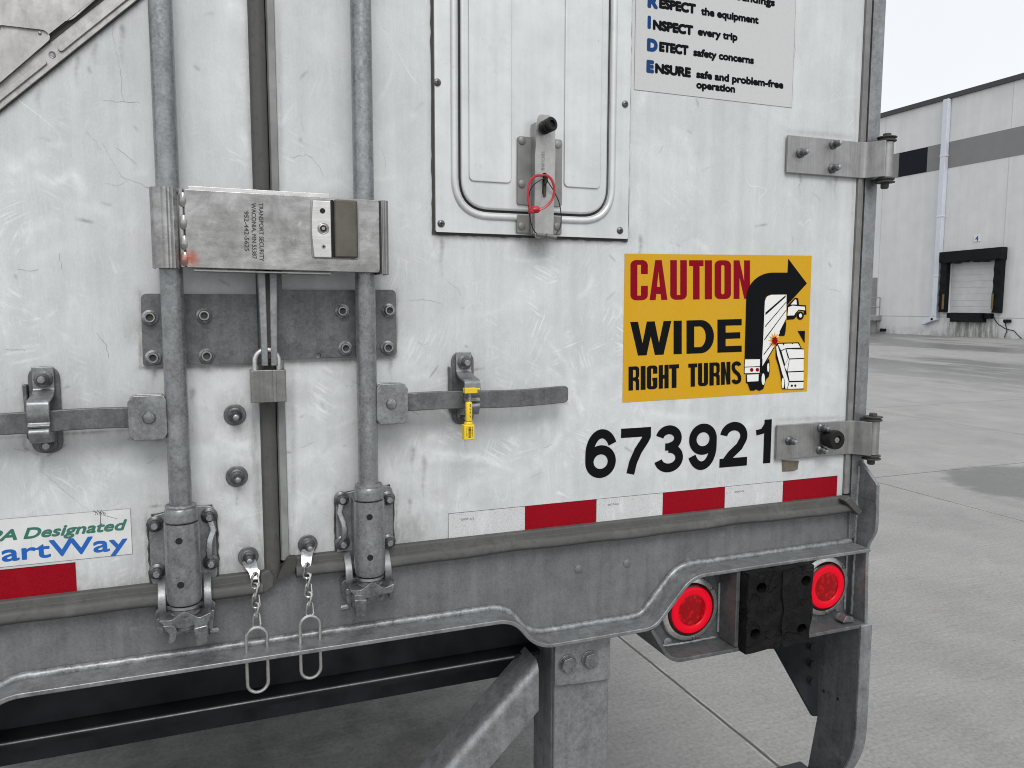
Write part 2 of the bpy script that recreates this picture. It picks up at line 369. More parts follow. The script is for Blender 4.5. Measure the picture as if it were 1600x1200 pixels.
M['green'] = decal('green_ink', (.025, .14, .10), .4, .1)
M['white_ink'] = decal('white_ink', (.72, .72, .70), .4, .1)
M['orange'] = decal('orange_ink', (.7, .30, .03), .4, .05)
M['clear'] = decal('grey_vinyl', (.50, .503, .505), .45, .08)
M['redplastic'] = simple('red_plastic', (.33, .004, .012), .35, 0, .12)
M['yellowplastic'] = simple('yellow_plastic', (.72, .50, .012), .38, 0, .1)
M['brown'] = simple('weathered_brown_steel', (.105, .095, .08), .65, .2, .25, 60, .2)
M['patch'] = simple('adhesive_residue', (.12, .10, .075), .9, 0, .4, 150, .4)

def tape_white():
    t = NT('white_reflective_tape'); p = t.pos
    h = t.voro(t.scale(p, (1, 0, 1)), 260, 'DISTANCE_TO_EDGE'); g = t.mr(h, .02, .10)
    n = t.noise(t.scale(p, (30, 5, 8)), 1, 5, .7)
    c = t.mix(g, (.42, .425, .43), (.53, .54, .545)); c = t.mix(t.math('MULTIPLY', t.mr(n, .52, .7), .5), c, (.72, .74, .75))
    t.set(Base_Color=c, Roughness=.35, Specular_IOR_Level=.5); return t.m
M['tapew'] = tape_white()
def tape_red():
    t = NT('red_reflective_tape'); h = t.voro(t.scale(t.pos, (1, 0, 1)), 260, 'DISTANCE_TO_EDGE'); n = t.noise(t.scale(t.pos, (20, 5, 8)), 1, 5, .7)
    c = t.mix(t.mr(h, .02, .1), (.19, .001, .006), (.26, .0015, .009)); c = t.mix(t.math('MULTIPLY', t.mr(n, .55, .72), .2), c, (.26, .012, .02))
    t.set(Base_Color=c, Roughness=.42, Specular_IOR_Level=.12); return t.m
M['taper'] = tape_red()
def hatch_paint():
    t = NT('hatch_paint'); p = t.pos; n = t.noise(p, 14, 6, .65); st = t.noise(t.scale(p, (60, 5, 2)), 1, 4, .6)
    c = t.mix(t.mr(t.math('ADD', n, t.math('MULTIPLY', st, .5)), .5, 1.0), (.50, .513, .515), (.63, .645, .645))
    d = t.mr(t.noise(p, 30, 7, .75), .60, .75); c = t.mix(t.math('MULTIPLY', d, .25), c, (.25, .23, .19))
    sp = t.mr(t.noise(p, 420, 2), .70, .76); c = t.mix(t.math('MULTIPLY', sp, .5), c, (.12, .12, .11))
    t.set(Base_Color=c, Roughness=.34, Metallic=.35).bump(n, .05, .001); return t.m
M['hatch'] = hatch_paint()
M['scratch'] = simple('dark_scuff', (.24, .24, .235), .6, 0, .75, 90)
def mileage_vinyl():
    t = NT('cracked_white_vinyl'); p = t.pos
    st = t.noise(t.scale(p, (330, 5, 7)), 1, 4, .6); n = t.noise(p, 20, 4)
    c = t.mix(t.mr(n, .3, .7), (.52, .53, .53), (.65, .66, .66)); c = t.mix(t.math('MULTIPLY', t.mr(st, .60, .70), .6), c, (.30, .29, .28))
    t.set(Base_Color=c, Roughness=.45); return t.m
M['vinyl'] = mileage_vinyl()

def concrete():
    t = NT('damp_concrete'); p = t.pos; x, y, z = t.sep(p)
    big = t.noise(p, .35, 5, .6); mid = t.noise(p, 2.2, 7, .65, .5); fine = t.noise(p, 60, 5, .7); broom = t.noise(t.scale(p, (3, 45, 1)), 1, 5, .7)
    agg = t.noise(p, 190, 3, .6)
    f = t.math('ADD', t.math('MULTIPLY', big, .15), t.math('ADD', t.math('MULTIPLY', mid, .20), t.math('ADD', t.math('MULTIPLY', fine, .38), t.math('MULTIPLY', broom, .14))))
    c = t.mix(t.mr(f, .34, .60), (.180, .179, .174), (.375, .373, .364))
    c = t.mix(t.math('MULTIPLY', t.mr(agg, .58, .72), .3), c, (.09, .088, .082))
    c = t.mix(t.math('MULTIPLY', t.mr(t.noise(p, 150, 2), .66, .74), .35), c, (.42, .41, .39))
    rustm = t.mr(t.noise(p, 1.4, 6, .65, .5), .60, .74); c = t.mix(t.math('MULTIPLY', rustm, .30), c, (.17, .135, .10))
    tm = t.mr(t.noise(t.scale(p, (1.7, .16, 1)), 1.0, 6, .7, .3), .55, .68); c = t.mix(t.math('MULTIPLY', tm, .25), c, (.13, .128, .122))
    fl = t.mr(t.noise(p, 38, 4, .8), .62, .70); c = t.mix(t.math('MULTIPLY', fl, .35), c, (.10, .095, .085))
    # wet patches far off and one puddle near
    wob = t.math('MULTIPLY', t.math('SUBTRACT', t.noise(p, 3.0, 7, .7), .5), 1.3)
    ex = t.math('DIVIDE', t.math('SUBTRACT', x, 5.85), .95); ey = t.math('DIVIDE', t.math('SUBTRACT', y, 3.42), .92)
    ell = t.math('ADD', t.math('ADD', t.math('MULTIPLY', ex, ex), t.math('MULTIPLY', ey, ey)), wob)
    wet = t.mr(ell, .74, .98, 1, 0)
    far = t.math('MULTIPLY', t.mr(t.noise(t.scale(p, (.16, .055, 1)), 1.3, 6, .65, .4), .46, .53), t.mr(x, 11, 17))
    wet = t.math('MAXIMUM', wet, far)
    stain_shade = t.math('MULTIPLY', t.mr(t.noise(p, 2.6, 7, .72, .1), .40, .62), t.mr(x, -.5, .3, 1, 0)); 
    c = t.mix(t.math('MULTIPLY', stain_shade, .55), c, (.045, .043, .040))  # real stains, deepened under the trailer to paint in its shade
    c = t.mix(t.math('MULTIPLY', wet, .72), c, (.075, .074, .071))
    # joints
    def joint(v, o):
        k = t.math('SUBTRACT', t.math('FRACT', t.math('DIVIDE', t.math('SUBTRACT', v, o-1.95), 3.9)), .5)
        k = t.math('ADD', k, t.math('MULTIPLY', t.math('SUBTRACT', t.noise(p, 6, 4), .5), .002)); return t.math('ABSOLUTE', k)
    jx = joint(x, .525); jy = joint(y, 4.22); j = t.math('MINIMUM', jx, jy)
    c = t.mix(t.math('MULTIPLY', t.mr(j, .0010, .0024, 1, 0), .85), c, (.035, .033, .03))
    c = t.mix(t.math('MULTIPLY', t.math('MULTIPLY', t.mr(t.math('ABSOLUTE', t.math('SUBTRACT', jx, .003)), 0, .0012, 1, 0), t.mr(t.noise(p, 3.5, 3), .5, .55)), .5), c, (.5, .49, .47))
    # cracks
    dv = t.n('ShaderNodeVectorMath', operation='ADD'); t.put(dv.inputs[0], p); nn = t.n('ShaderNodeTexNoise'); t.put(nn.inputs['Vector'], p); nn.inputs['Scale'].default_value = 2.2; nn.inputs['Detail'].default_value = 9; nn.inputs['Roughness'].default_value = .68
    t.put(dv.inputs[1], t.scale(nn.outputs['Color'], (1.0, 1.0, .5)))
    ck = t.mr(t.voro(dv.outputs[0], .75, 'DISTANCE_TO_EDGE'), .0, .0035, 1, 0); ck = t.math('MULTIPLY', ck, t.mr(t.noise(p, 1.3, 4), .5, .6))
    c = t.mix(t.math('MULTIPLY', ck, .6), c, (.05, .047, .042))
    # small debris and tyre flecks
    db = t.mr(t.voro(t.scale(p, (1, 2.3, 1)), 3.6), .0, .045, 1, 0); c = t.mix(t.math('MULTIPLY', db, .75), c, (.05, .045, .038))
    t.set(Base_Color=c, Roughness=t.math('SUBTRACT', t.mr(mid, .3, .7, .62, .85), t.math('MULTIPLY', wet, .38)), Specular_IOR_Level=.35)
    t.bump(t.math('SUBTRACT', t.math('ADD', t.math('MULTIPLY', fine, .7), t.math('ADD', agg, broom)), t.math('MULTIPLY', ck, 2)), .35, .003)
    return t.m
M['concrete'] = concrete()
def bwall():
    t = NT('painted_precast_wall'); p = t.pos; x, y, z = t.sep(p)
    n = t.noise(p, 1.2, 6, .6); st = t.noise(t.scale(p, (1, 2.2, .12)), 1, 5, .6); gr = t.noise(p, 18, 3, .7)
    c = t.mix(t.mr(t.math('ADD', t.math('MULTIPLY', n, .5), t.math('MULTIPLY', st, .5)), .38, .65), (.60, .605, .605), (.69, .695, .70))
    c = t.mix(t.math('MULTIPLY', t.mr(gr, .5, .7), .18), c, (.36, .36, .36))
    k = t.math('ABSOLUTE', t.math('SUBTRACT', t.math('FRACT', t.math('DIVIDE', t.math('SUBTRACT', y, 26.75-3.9), 7.8)), .5))
    c = t.mix(t.math('MULTIPLY', t.mr(k, .0022, .0040, 1, 0), .32), c, (.2, .2, .2))
    b = t.mr(t.math('ABSOLUTE', t.math('SUBTRACT', z, 1.02)), .015, .03, 1, 0); c = t.mix(t.math('MULTIPLY', b, .55), c, (.2, .2, .2))
    gz = t.math('MULTIPLY', t.mr(z, .05, .5, 1, 0), t.mr(t.noise(t.scale(p, (1, 1.5, 1)), 1.6, 6, .7), .38, .65)); c = t.mix(t.math('MULTIPLY', gz, .65), c, (.20, .195, .18))
    dk = t.math('MULTIPLY', t.mr(t.math('ABSOLUTE', t.math('SUBTRACT', y, 28.3)), 1.3, 1.7, 1, 0), t.mr(z, .85, 1.05, 1, 0))
    dk = t.math('MULTIPLY', dk, t.mr(t.noise(t.scale(p, (1, 5, .8)), 1.2, 6, .7), .38, .6)); c = t.mix(t.math('MULTIPLY', dk, .75), c, (.13, .125, .085))
    t.set(Base_Color=c, Roughness=.8).bump(gr, .2, .01); return t.m
M['bwall'] = bwall()
M['bband'] = simple('grey_painted_band', (.20, .20, .20), .8, 0, .08, 2)
M['bcoping'] = simple('dark_metal_coping', (.045, .045, .048), .5, .2, .1, 3)
M['bglass'] = simple('dark_window_glass', (.005, .007, .013), .4, 0, .1, 2, 0, .12)
M['bwhite'] = simple('white_roll_door', (.56, .565, .57), .6, 0, .08, 3)
M['bspout'] = simple('white_metal_downspout', (.60, .63, .69), .4, .1, .06, 3)
M['bblack'] = simple('black_dock_vinyl', (.008, .009, .010), .6, 0, .4, 5, .3, .12)
M['bstripe'] = simple('faded_yellow_stripe', (.16, .11, .03), .6, 0, .3, 6)
M['bgrey'] = simple('grey_painted_steel', (.22, .22, .225), .55, .2, .15, 4)

exec_after = []

# ------------------------------------------------------------------ ground
g = MB(); g.add([(-400, -400, 0), (400, -400, 0), (400, 400, 0), (-400, 400, 0)], [(0, 1, 2, 3)])
tag(obj('ground', g, M['concrete'], origin=(0, 0, 0)), 'damp grey concrete yard with slab joints and wet patches', None, kind='structure')

# ------------------------------------------------------------------ warehouse
BX = 36.0
wh = empty('warehouse', (BX, 28, 0), 'pale grey warehouse with dark roof edge, grey band and a loading dock numbered 4', 'warehouse')
b = MB(); b.box(BX, BX+45, -30, 26.95, 0, 12.62); b.box(BX, BX+45, 29.68, 75, 0, 12.62); b.box(BX, BX+45, 26.95, 29.68, 3.95, 12.62); b.box(BX, BX+45, 26.95, 29.68, 0, 1.2); b.box(BX+.2, BX+45, 26.95, 29.68, 1.2, 3.95)
obj('wall', b, M['bwall'], wh)
b = MB(); b.box(BX-.12, BX+45.1, -30.1, 75.1, 12.622, 12.87); obj('roof_edge', b, M['bcoping'], wh)
b = MB(); b.box(BX-.012, BX+.1, -30, 31.55, 8.98, 10.36); b.box(BX-.012, BX+.1, 33.45, 75, 8.98, 10.36); obj('painted_band', b, M['bband'], wh, smooth=0)
b = MB(); b.box(BX-.03, BX+.1, 31.552, 33.448, 8.99, 10.35); obj('window', b, M['bglass'], wh, bevel=.01)
b = MB(); b.box(BX-.27, BX-.02, 30.2, 30.52, 1.05, 12.60)
for z in (3.2, 6.4, 9.6): b.box(BX-.285, BX-.003, 30.17, 30.55, z, z+.08)
b.prismx([(30.2, 1.049), (30.52, 1.049), (31.1, .8), (31.1, .55), (30.5, .78), (30.2, .85)], BX-.27, BX-.02)
obj('downspout', b, M['bspout'], wh, bevel=.02)
b = MB(); b.box(BX+.12, BX+.199, 26.95, 29.68, 1.2, 3.95)
for k in range(8): b.box(BX+.105, BX+.13, 26.97, 29.66, 1.25+.335*k, 1.25+.335*k+.31)
obj('dock_door', b, M['bwhite'], wh, bevel=.01)
sh = MB()
for y0, y1 in ((26.55, 26.95), (29.68, 30.05)):
    pts = []
    n = 14
    for k in range(n+1):
        z = 1.28+(4.05-1.28)*k/n; pts.append((BX-.32+.03*math.sin(k*2.1), z))
    pts += [(BX-.002, 4.05), (BX-.002, 1.28)]
    L = [(a, y0, c) for a, c in pts]; L2 = [(a, y1, c) for a, c in pts]; N = len(pts)
    sh.add(L+L2, [tuple(range(N)), tuple(range(2*N-1, N-1, -1))]+[(i, (i+1)%N, (i+1)%N+N, i+N) for i in range(N)])
top = []
for k in range(25):
    y = 26.5+3.6*k/24; top.append((y, 3.92+.05*math.sin(k*1.7)+.03*math.sin(k*.6)))
sh.prismx(top+[(30.1, 4.5), (26.5, 4.56)], BX-.42, BX-.002)
obj('dock_shelter', sh, M['bblack'], wh, bevel=.03)
for y0 in (26.83, 29.68):
    b = MB(); b.box(BX-.365, BX-.35, y0, y0+.12, 1.45, 2.25); obj('guide_stripe', b, M['bstripe'], wh)
b = MB(); b.box(BX-.5, BX-.002, 27.4, 29.15, .78, 1.27); obj('dock_leveller', b, M['bblack'], wh, bevel=.03)
for y0 in (27.0, 29.18): b = MB(); b.box(BX-.3, BX-.002, y0, y0+.36, .98, 1.26); obj('dock_bumper', b, M['bblack'], wh, bevel=.04)
b = MB(); b.box(BX-.03, BX-.002, 28.05, 28.38, 4.95, 5.28); s4 = obj('number_plate', b, M['white_ink'], wh, bevel=.005)
vs, fs = text2d('4'); xs = [v[0] for v in vs]; zs = [v[1] for v in vs]; bb = MB()
for k in range(5):
    dx, dz = [(0, 0), (.03, 0), (-.03, 0), (0, .03), (0, -.03)][k]
    bb.add([(BX-.034-k*.001, 28.215-((v[0]+dx)-(min(xs)+max(xs))/2)*.36, 4.995+((v[1]+dz)-min(zs))*.34) for v in vs], fs)
obj('numeral', bb, M['blue2'], s4)
b = MB(); b.box(BX-.03, BX-.002, 34.6, 35.6, 1.1, 3.3); obj('side_door', b, M['bgrey'], wh, bevel=.01)
b = MB(); b.box(BX-1.4, BX-.002, 34.15, 37.5, .75, 1.05)
for y in (34.25, 36.5): b.box(BX-1.35, BX-1.25, y, y+.1, 0, .749); b.box(BX-.2, BX-.1, y, y+.1, 0, .749)
obj('stair_platform', b, M['bgrey'], wh, bevel=.01)
b = MB()
for z in (1.55, 2.1):
    b.tube([(BX-.1, 34.22, z), (BX-1.34, 34.22, z), (BX-1.34, 37.4, z)], .03)
for y, x in ((34.22, BX-.12), (34.22, BX-1.34), (35.6, BX-1.34), (37.2, BX-1.34)): b.cyl((x, y, 1.051), (x, y, 2.12), .03, 8)
obj('handrail', b, M['bgrey'], wh)
for y0, z0 in ((30.55, .86), (26.3, .8), (34.0, .12)):
    b = MB(); b.box(BX-.22, BX-.002, y0-.25, y0+.05, z0, z0+.16); b.cyl((BX-.22, y0-.1, z0+.05), (BX-.3, y0-.1, z0+.03), .07, 10); obj('dock_lamp', b, M['bblack'], wh, bevel=.02)
b = MB(); b.tube([(BX-.03, 27.0-.2*k+.12*math.sin(k*1.1), .95-.9*k/8+.1*math.cos(k)) for k in range(9)], .02, 6); b.tube([(BX-.03, 26.3+.05*math.sin(k), .9-.85*k/8) for k in range(9)], .018, 6)
obj('cable', b, M['bblack'], wh)

# ------------------------------------------------------------------ trailer root
tr = empty('semi_trailer', (-1.217, 0, 0), 'white box trailer rear with locked swing doors, galvanised rods, decals and two lit red lamps', 'trailer')

# body behind the doors
b = MB(); b.box(-2.50, .066, .062, 14.2, 1.17, 4.05); obj('trailer_body', b, M['alu'], tr, bevel=.02)
XL, XR = -2.508, .016
# ---------- doors with worn paint (wear and painted crevice shade are stored as two point layers)
DX0, DX1, DZ0, DZ1, ST = -1.70, XR, 1.176, 2.30, .002
def door_layers(nx, nz, x0, z0):
    gx = x0+np.arange(nx)*ST; gz = z0+np.arange(nz)*ST
    W = np.zeros((nz, nx)); D = np.zeros((nz, nx))
    def dab(A, x, z, r, a):
        i0 = max(0, int((z-3*r-z0)/ST)); i1 = min(nz, int((z+3*r-z0)/ST)+2); j0 = max(0, int((x-3*r-x0)/ST)); j1 = min(nx, int((x+3*r-x0)/ST)+2)
        if i0 >= i1 or j0 >= j1: return
        d = (gx[None, j0:j1]-x)**2+(gz[i0:i1, None]-z)**2
        A[i0:i1, j0:j1] = np.maximum(A[i0:i1, j0:j1], a*np.exp(-d/(2*r*r)))
    def st(A, pts, r, a, px=True):
        P = [Q(*p) if px else p for p in pts]
        for k in range(len(P)-1):
            L = math.hypot(P[k+1][0]-P[k][0], P[k+1][1]-P[k][1]); n = max(2, int(L/(r*.7)))
            for i in range(n+1):
                t = i/n; e = a*(.55+.45*math.sin(math.pi*(k+t)/(len(P)-1))); dab(A, P[k][0]+(P[k+1][0]-P[k][0])*t, P[k][1]+(P[k+1][1]-P[k][1])*t, r, e)
    # wiped, brighter smears
    for p, r, a in [(((360, 5), (380, 30)), .010, .9), (((378, 205), (386, 235)), .006, .8), (((370, 120), (380, 140)), .008, .4), (((18, 255), (26, 268)), .010, .7), (((45, 245), (62, 240)), .008, .5), (((60, 275), (85, 285), (110, 272)), .006, .8), (((112, 268), (122, 285), (130, 300)), .006, .9), (((80, 226), (98, 226)), .004, .6), (((10, 290), (40, 285)), .010, .5),
        (((340, 590), (390, 600)), .012, .6), (((330, 640), (350, 690), (400, 700)), .012, .8), (((320, 700), (400, 720)), .010, .7), (((310, 600), (318, 690), (325, 760)), .006, .6), (((350, 780), (400, 820)), .014, .8), (((380, 590), (370, 620)), .012, .7), (((345, 560+40), (355, 620)), .01, .8), (((320, 815), (360, 850)), .012, .6),
        (((460, 590), (540, 610)), .012, .6), (((455, 650), (545, 640)), .014, .5), (((460, 720), (530, 700)), .014, .6), (((470, 790), (520, 770)), .012, .7), (((500, 680), (530, 760)), .008, .5),
        (((655, 705), (720, 712), (790, 720)), .006, .9), (((650, 718), (760, 716)), .005, .7), (((740, 712), (800, 735)), .004, .8), (((668, 685), (682, 680)), .006, .9), (((720, 760), (715, 790), (720, 830)), .005, .6), (((730, 790), (755, 805)), .006, .7), (((840, 720), (870, 690), (880, 670)), .005, .7), (((890, 570), (900, 620), (915, 660)), .006, .7), (((640, 590), (680, 586)), .005, .6), (((830, 730), (845, 720)), .012, .5), (((600, 740), (650, 760)), .014, .5), (((620, 800), (680, 790)), .014, .5), (((700, 560+50), (640, 560)), .008, .4),
        (((980, 640), (1040, 650), (1100, 652)), .006, .5), (((960, 655), (1010, 690)), .01, .4), (((860, 600), (960, 640)), .012, .35), (((600, 480), (660, 560)), .012, .4), (((620, 300), (640, 420)), .012, .25), (((640, 180), (655, 185)), .006, .5)]:
        st(W, p, r, a)
    for k in range(150):                   # loose cloth marks
        u, v = rng.uniform(0, 1300), rng.uniform(120, 830); L = rng.uniform(15, 90); t = rng.uniform(-.9, .9) + (math.pi/2 if rng.random() < .25 else 0)
        c = rng.uniform(-.6, .6); P = [(u+L*s*math.cos(t+c*s), v+L*s*math.sin(t+c*s)) for s in (0, .33, .66, 1)]
        st(W, P, rng.uniform(.0022, .010), rng.uniform(.12, .5))
    # grime: drips, edges, scuffs; also crevice shade round the hardware
    def drip(u, v, L, r=.003, a=.7):
        P = [(u+1.5*math.sin(k*1.3), v+L*k/6) for k in range(7)]
        for k in range(6): st(D, P[k:k+2], r*(1-.08*k), a*(1-k/7))
    for u, v, L in [(367, 655, 40), (371, 752, 60), (240, 575, 40), (610, 560, 30), (66, 712, 40), (728, 665, 40), (482, 865, 20), (388, 885, 20), (300, 610, 20), (1000, 370, 60), (690, 372, 60), (840, 375, 40), (1250, 275, 30), (1305, 272, 40), (662, 715, 75), (640, 780, 50), (645, 700, 40), (190, 40, 60), (176, 10, 30), (120, 85, 50), (60, 130, 40), (148, 60, 40)]: drip(u, v, L, .0032, .62)
    for u, v, r, a in [(367, 650, .022, .5), (370, 746, .022, .5), (388, 872, .028, .55), (481, 853, .024, .5), (66, 640, .055, .25), (725, 610, .05, .25), (283, 860, .07, .4), (575, 820, .065, .35), (225, 515, .025, .45), (612, 505, .02, .4), (410, 900, .045, .7), (450, 880, .05, .55), (640, 830, .03, .5), (620, 850, .04, .6), (1310, 680, .03, .25), (838, 366, .03, .5), (690, 360, .012, .6), (970, 366, .012, .6), (230, 640, .03, .3), (250, 830, .03, .4), (340, 890, .03, .45), (1235, 733, .012, .5)]: x, z = Q(u, v); dab(D, x, z, r, a)
    for P, r, a in [(((0, 178), (90, 108), (214, 8)), .004, .55), (((678, 0), (681, 180), (683, 362)), .004, .5), (((684, 369), (830, 374), (976, 378)), .004, .6), (((984, 0), (982, 200), (980, 370)), .003, .45), (((395, 570), (398, 700), (408, 890)), .005, .5), (((456, 580), (458, 700), (460, 870)), .004, .35), (((240, 60), (246, 200), (250, 290)), .004, .22), (((275, 60), (282, 290)), .003, .2), (((435, 10), (440, 290)), .003, .3), (((386, 0), (396, 290)), .004, .45), (((222, 470), (226, 570)), .006, .5), (((300, 576), (395, 572)), .005, .55), (((450, 568), (610, 562)), .005, .45), (((1232, 205), (1335, 214)), .004, .35), (((1216, 656), (1330, 652)), .004, .4), (((1340, 60), (1330, 400), (1318, 740)), .003, .25), (((230, 800), (232, 900)), .006, .45), (((528, 760), (530, 850)), .004, .4), (((620, 770), (618, 850)), .005, .5)]: st(D, P, r, a)
    for P in ([(219, 456), (219, 575), (300, 574), (392, 571)], [(452, 566), (560, 562), (620, 558)], [(620, 452), (620, 556)], [(36, 600), (38, 700), (70, 714), (102, 696)], [(700, 570), (701, 640), (722, 665)], [(200, 686), (262, 688)], [(592, 662), (638, 660)], [(0, 684), (200, 672)], [(640, 640), (720, 636), (886, 630)], [(232, 792), (252, 790)], [(334, 800), (338, 905)], [(228, 800), (230, 905)], [(524, 760), (527, 848)], [(621, 765), (618, 850)]):
        st(D, P, .0022, .75); st(D, P, .007, .28)  # dark outlines: sealant and dirt, plus crevice shade painted round the hardware
    for k in range(70):                    # short dark scuffs
        u, v = rng.uniform(0, 1300), rng.uniform(20, 840); L = rng.uniform(4, 26); t = rng.uniform(0, 3.1)
        st(D, [(u, v), (u+L*math.cos(t), v+L*math.sin(t)*.8)], rng.uniform(.0011, .0018), rng.uniform(.25, .75))
    h = gz-1.18; D = np.maximum(D, (np.exp(-np.clip(h, 0, 9)/.028)*.62)[:, None]*np.ones((1, nx)))
    return W, D
SCR = [((160, 225), (172, 245), (180, 262), (195, 280), (206, 291)), ((181, 230), (198, 243), (213, 256)), ((134, 204), (150, 222), (158, 236)), ((188, 276), (215, 285), (240, 297)), ((164, 286), (184, 291), (194, 284)), ((160, 157), (185, 159), (218, 160)),
    ((177, 36), (176, 52), (179, 66), (184, 88), (186, 104)), ((186, 104), (190, 122), (189, 138), (193, 157)), ((190, 26), (182, 24), (178, 36)), ((66, 737), (84, 752), (108, 774), (138, 796)), ((28, 420), (44, 424), (60, 421)), ((10, 545), (40, 548)), ((92, 396), (96, 420)),
    ((721, 776), (716, 790), (717, 798)), ((731, 757), (733, 768), (730, 775)), ((592, 226), (600, 244), (603, 262)), ((486, 246), (500, 262), (505, 276)), ((470, 180), (474, 205)), ((455, 246), (478, 242), (490, 246)), ((640, 640), (655, 648)), ((700, 676), (714, 672)), ((538, 604), (544, 603)), ((547, 604), (552, 602)), ((1296, 452), (1312, 455)), ((1268, 300), (1276, 306), (1282, 316)), ((1240, 62), (1243, 78), (1241, 90)),
    ((640, 470), (660, 468), (690, 474)), ((660, 540), (668, 536)), ((700, 440), (716, 452), (720, 462)), ((850, 700), (862, 694)), ((830, 745), (846, 738)), ((300, 664), (302, 676)), ((318, 620), (322, 640)), ((470, 700), (490, 690)), ((500, 800), (520, 808), (530, 806)), ((240, 720), (228, 726), (246, 712)), ((20, 700), (40, 706)), ((150, 520), (166, 540), (170, 560))]
def door(x0, x1, zb, label):
    gx0, gx1 = max(x0, DX0), x1
    nx = int(round((gx1-gx0)/ST))+1; nz = int(round((DZ1-zb)/ST))+1
    xs = np.linspace(gx0, gx1, nx); zs = np.linspace(zb, DZ1, nz)
    W, D = door_layers(nx, nz, gx0, zb)
    V = np.zeros((nz, nx, 3)); V[..., 0] = xs[None]; V[..., 2] = zs[:, None]
    V = V.reshape(-1, 3); idx = np.arange(nx*nz).reshape(nz, nx)
    F = np.stack([idx[:-1, :-1], idx[:-1, 1:], idx[1:, 1:], idx[1:, :-1]], -1).reshape(-1, 4)
    ex = []
    ex += [(gx0, 0, DZ1), (gx1, 0, DZ1), (gx1, 0, 3.95), (gx0, 0, 3.95)]
    if x0 < gx0: ex += [(x0, 0, zb), (gx0, 0, zb), (gx0, 0, 3.95), (x0, 0, 3.95)]
    # back slab
    bb = MB(); bb.box(x0, x1, .0015, .05, zb, 3.95)
    V2 = np.array(ex+bb.v, float); base = len(V)
    F2 = [[base+4*i+k for k in range(4)] for i in range(len(ex)//4)] + [[base+len(ex)+k for k in f] for f in bb.f]
    V = np.concatenate([V, V2]); F = np.concatenate([F, np.array(F2)]); nF0 = len(F)
    sm_ = MB(); q = random.Random(int(-x0*10)); k_ = 0
    for path in SCR:
        P = [Q(*p) for p in path]
        if not (x0+.01 < P[0][0] < x1-.003 and x0+.01 < P[-1][0] < x1-.003): continue
        out = []
        for i in range(len(P)-1):
            L = math.hypot(P[i+1][0]-P[i][0], P[i+1][1]-P[i][1]); n = max(2, int(L/.004))
            for k in range(n): t = k/n; out.append((P[i][0]+(P[i+1][0]-P[i][0])*t+q.uniform(-.0011, .0011), P[i][1]+(P[i+1][1]-P[i][1])*t+q.uniform(-.0011, .0011)))
        k_ += 1; stroke(sm_, out+[P[-1]], q.uniform(.00025, .00055), -.0002-.00003*(k_ % 5))
    if sm_.v:
        b0 = len(V); V = np.concatenate([V, np.array(sm_.v)]); F = np.concatenate([F, np.array(sm_.f)+b0]); V2 = np.concatenate([V2, np.array(sm_.v)])
    O = np.array([(x0+x1)/2, 0, zb])
    me = bpy.data.meshes.new('door'); me.vertices.add(len(V)); me.vertices.foreach_set('co', (V-O).ravel())
    me.loops.add(F.size); me.loops.foreach_set('vertex_index', F.ravel().astype(np.int32)); me.polygons.add(len(F))
    me.polygons.foreach_set('loop_start', np.arange(0, F.size, 4, dtype=np.int32)); me.update(calc_edges=True)
    for nm, A in (('wipe', W), ('grime_shade', D)):
        at = me.attributes.new(nm, 'FLOAT', 'POINT'); at.data.foreach_set('value', np.concatenate([A.ravel(), np.zeros(len(V2))]).astype(np.float32))
    me.materials.append(M['door']); me.materials.append(M['scratch']); mi = np.zeros(len(F), np.int32); mi[nF0:] = 1; me.polygons.foreach_set('material_index', mi)
    return link('door', me, tr, tuple(O))
dL = door(XL, -1.234, 1.172, '')
dR = door(-1.198, XR, 1.192, '')
dL['label'] = 'white trailer door with placard holder and mileage sticker'; dR['label'] = 'white trailer door with caution decal, vent hatch and unit number'
# ---------- door edges and seals
def gasket_profile(zt):
    return fillet([(.0, zt), (-.010, zt-.001), (-.011, zt-.013), (-.022, zt-.016), (-.026, zt-.030), (-.018, zt-.036), (-.002, zt-.037)], [0, .003, .001, .006, .008, .004, 0], 4)
def wavy_seal(x0, x1, zt, wob=.0, seed=1):
    pr = gasket_profile(zt)+[(.004, zt-.037), (.004, zt)]; n = 60; N = len(pr); vs = []
    rr = random.Random(seed); ph = [rr.uniform(0, 6) for _ in range(4)]
    for i in range(n+1):
        x = x0+(x1-x0)*i/n; dz = .0012*math.sin(x*14+ph[0])+.0008*math.sin(x*37+ph[1]); dy = .001*math.sin(x*21+ph[2])
        for y, z in pr: vs.append((x, y+(dy if y < -.012 else 0), z+dz*(1 if z < zt-.01 else 0)))
    fs = [(i*N+k, i*N+(k+1)%N, (i+1)*N+(k+1)%N, (i+1)*N+k) for i in range(n) for k in range(N)]
    mb = MB(); mb.add(vs, fs+[tuple(range(N)), tuple(n*N+k for k in range(N-1, -1, -1))]); return mb
obj('bottom_seal', wavy_seal(-1.188, .030, 1.2035, seed=2), M['gasket'], dR)
obj('bottom_seal', wavy_seal(-2.5, -1.243, 1.184, seed=5), M['gasket'], dL)
# torn ends of the seal where the doors meet
mb = MB(); mb.prism(fillet([(-1.246, 1.184), (-1.232, 1.190), (-1.224, 1.176), (-1.226, 1.158), (-1.238, 1.150), (-1.247, 1.150)], .004, 3, True), -.021, -.002); obj('torn_seal_end', mb, M['gasket'], dL, bevel=.003)
mb = MB(); mb.prism(fillet([(-1.186, 1.204), (-1.201, 1.206), (-1.214, 1.184), (-1.221, 1.168), (-1.212, 1.170), (-1.190, 1.180)], .003, 3, True), -.0175, -.0015); obj('torn_seal_end', mb, M['gasket_dark'], dR, bevel=.003)
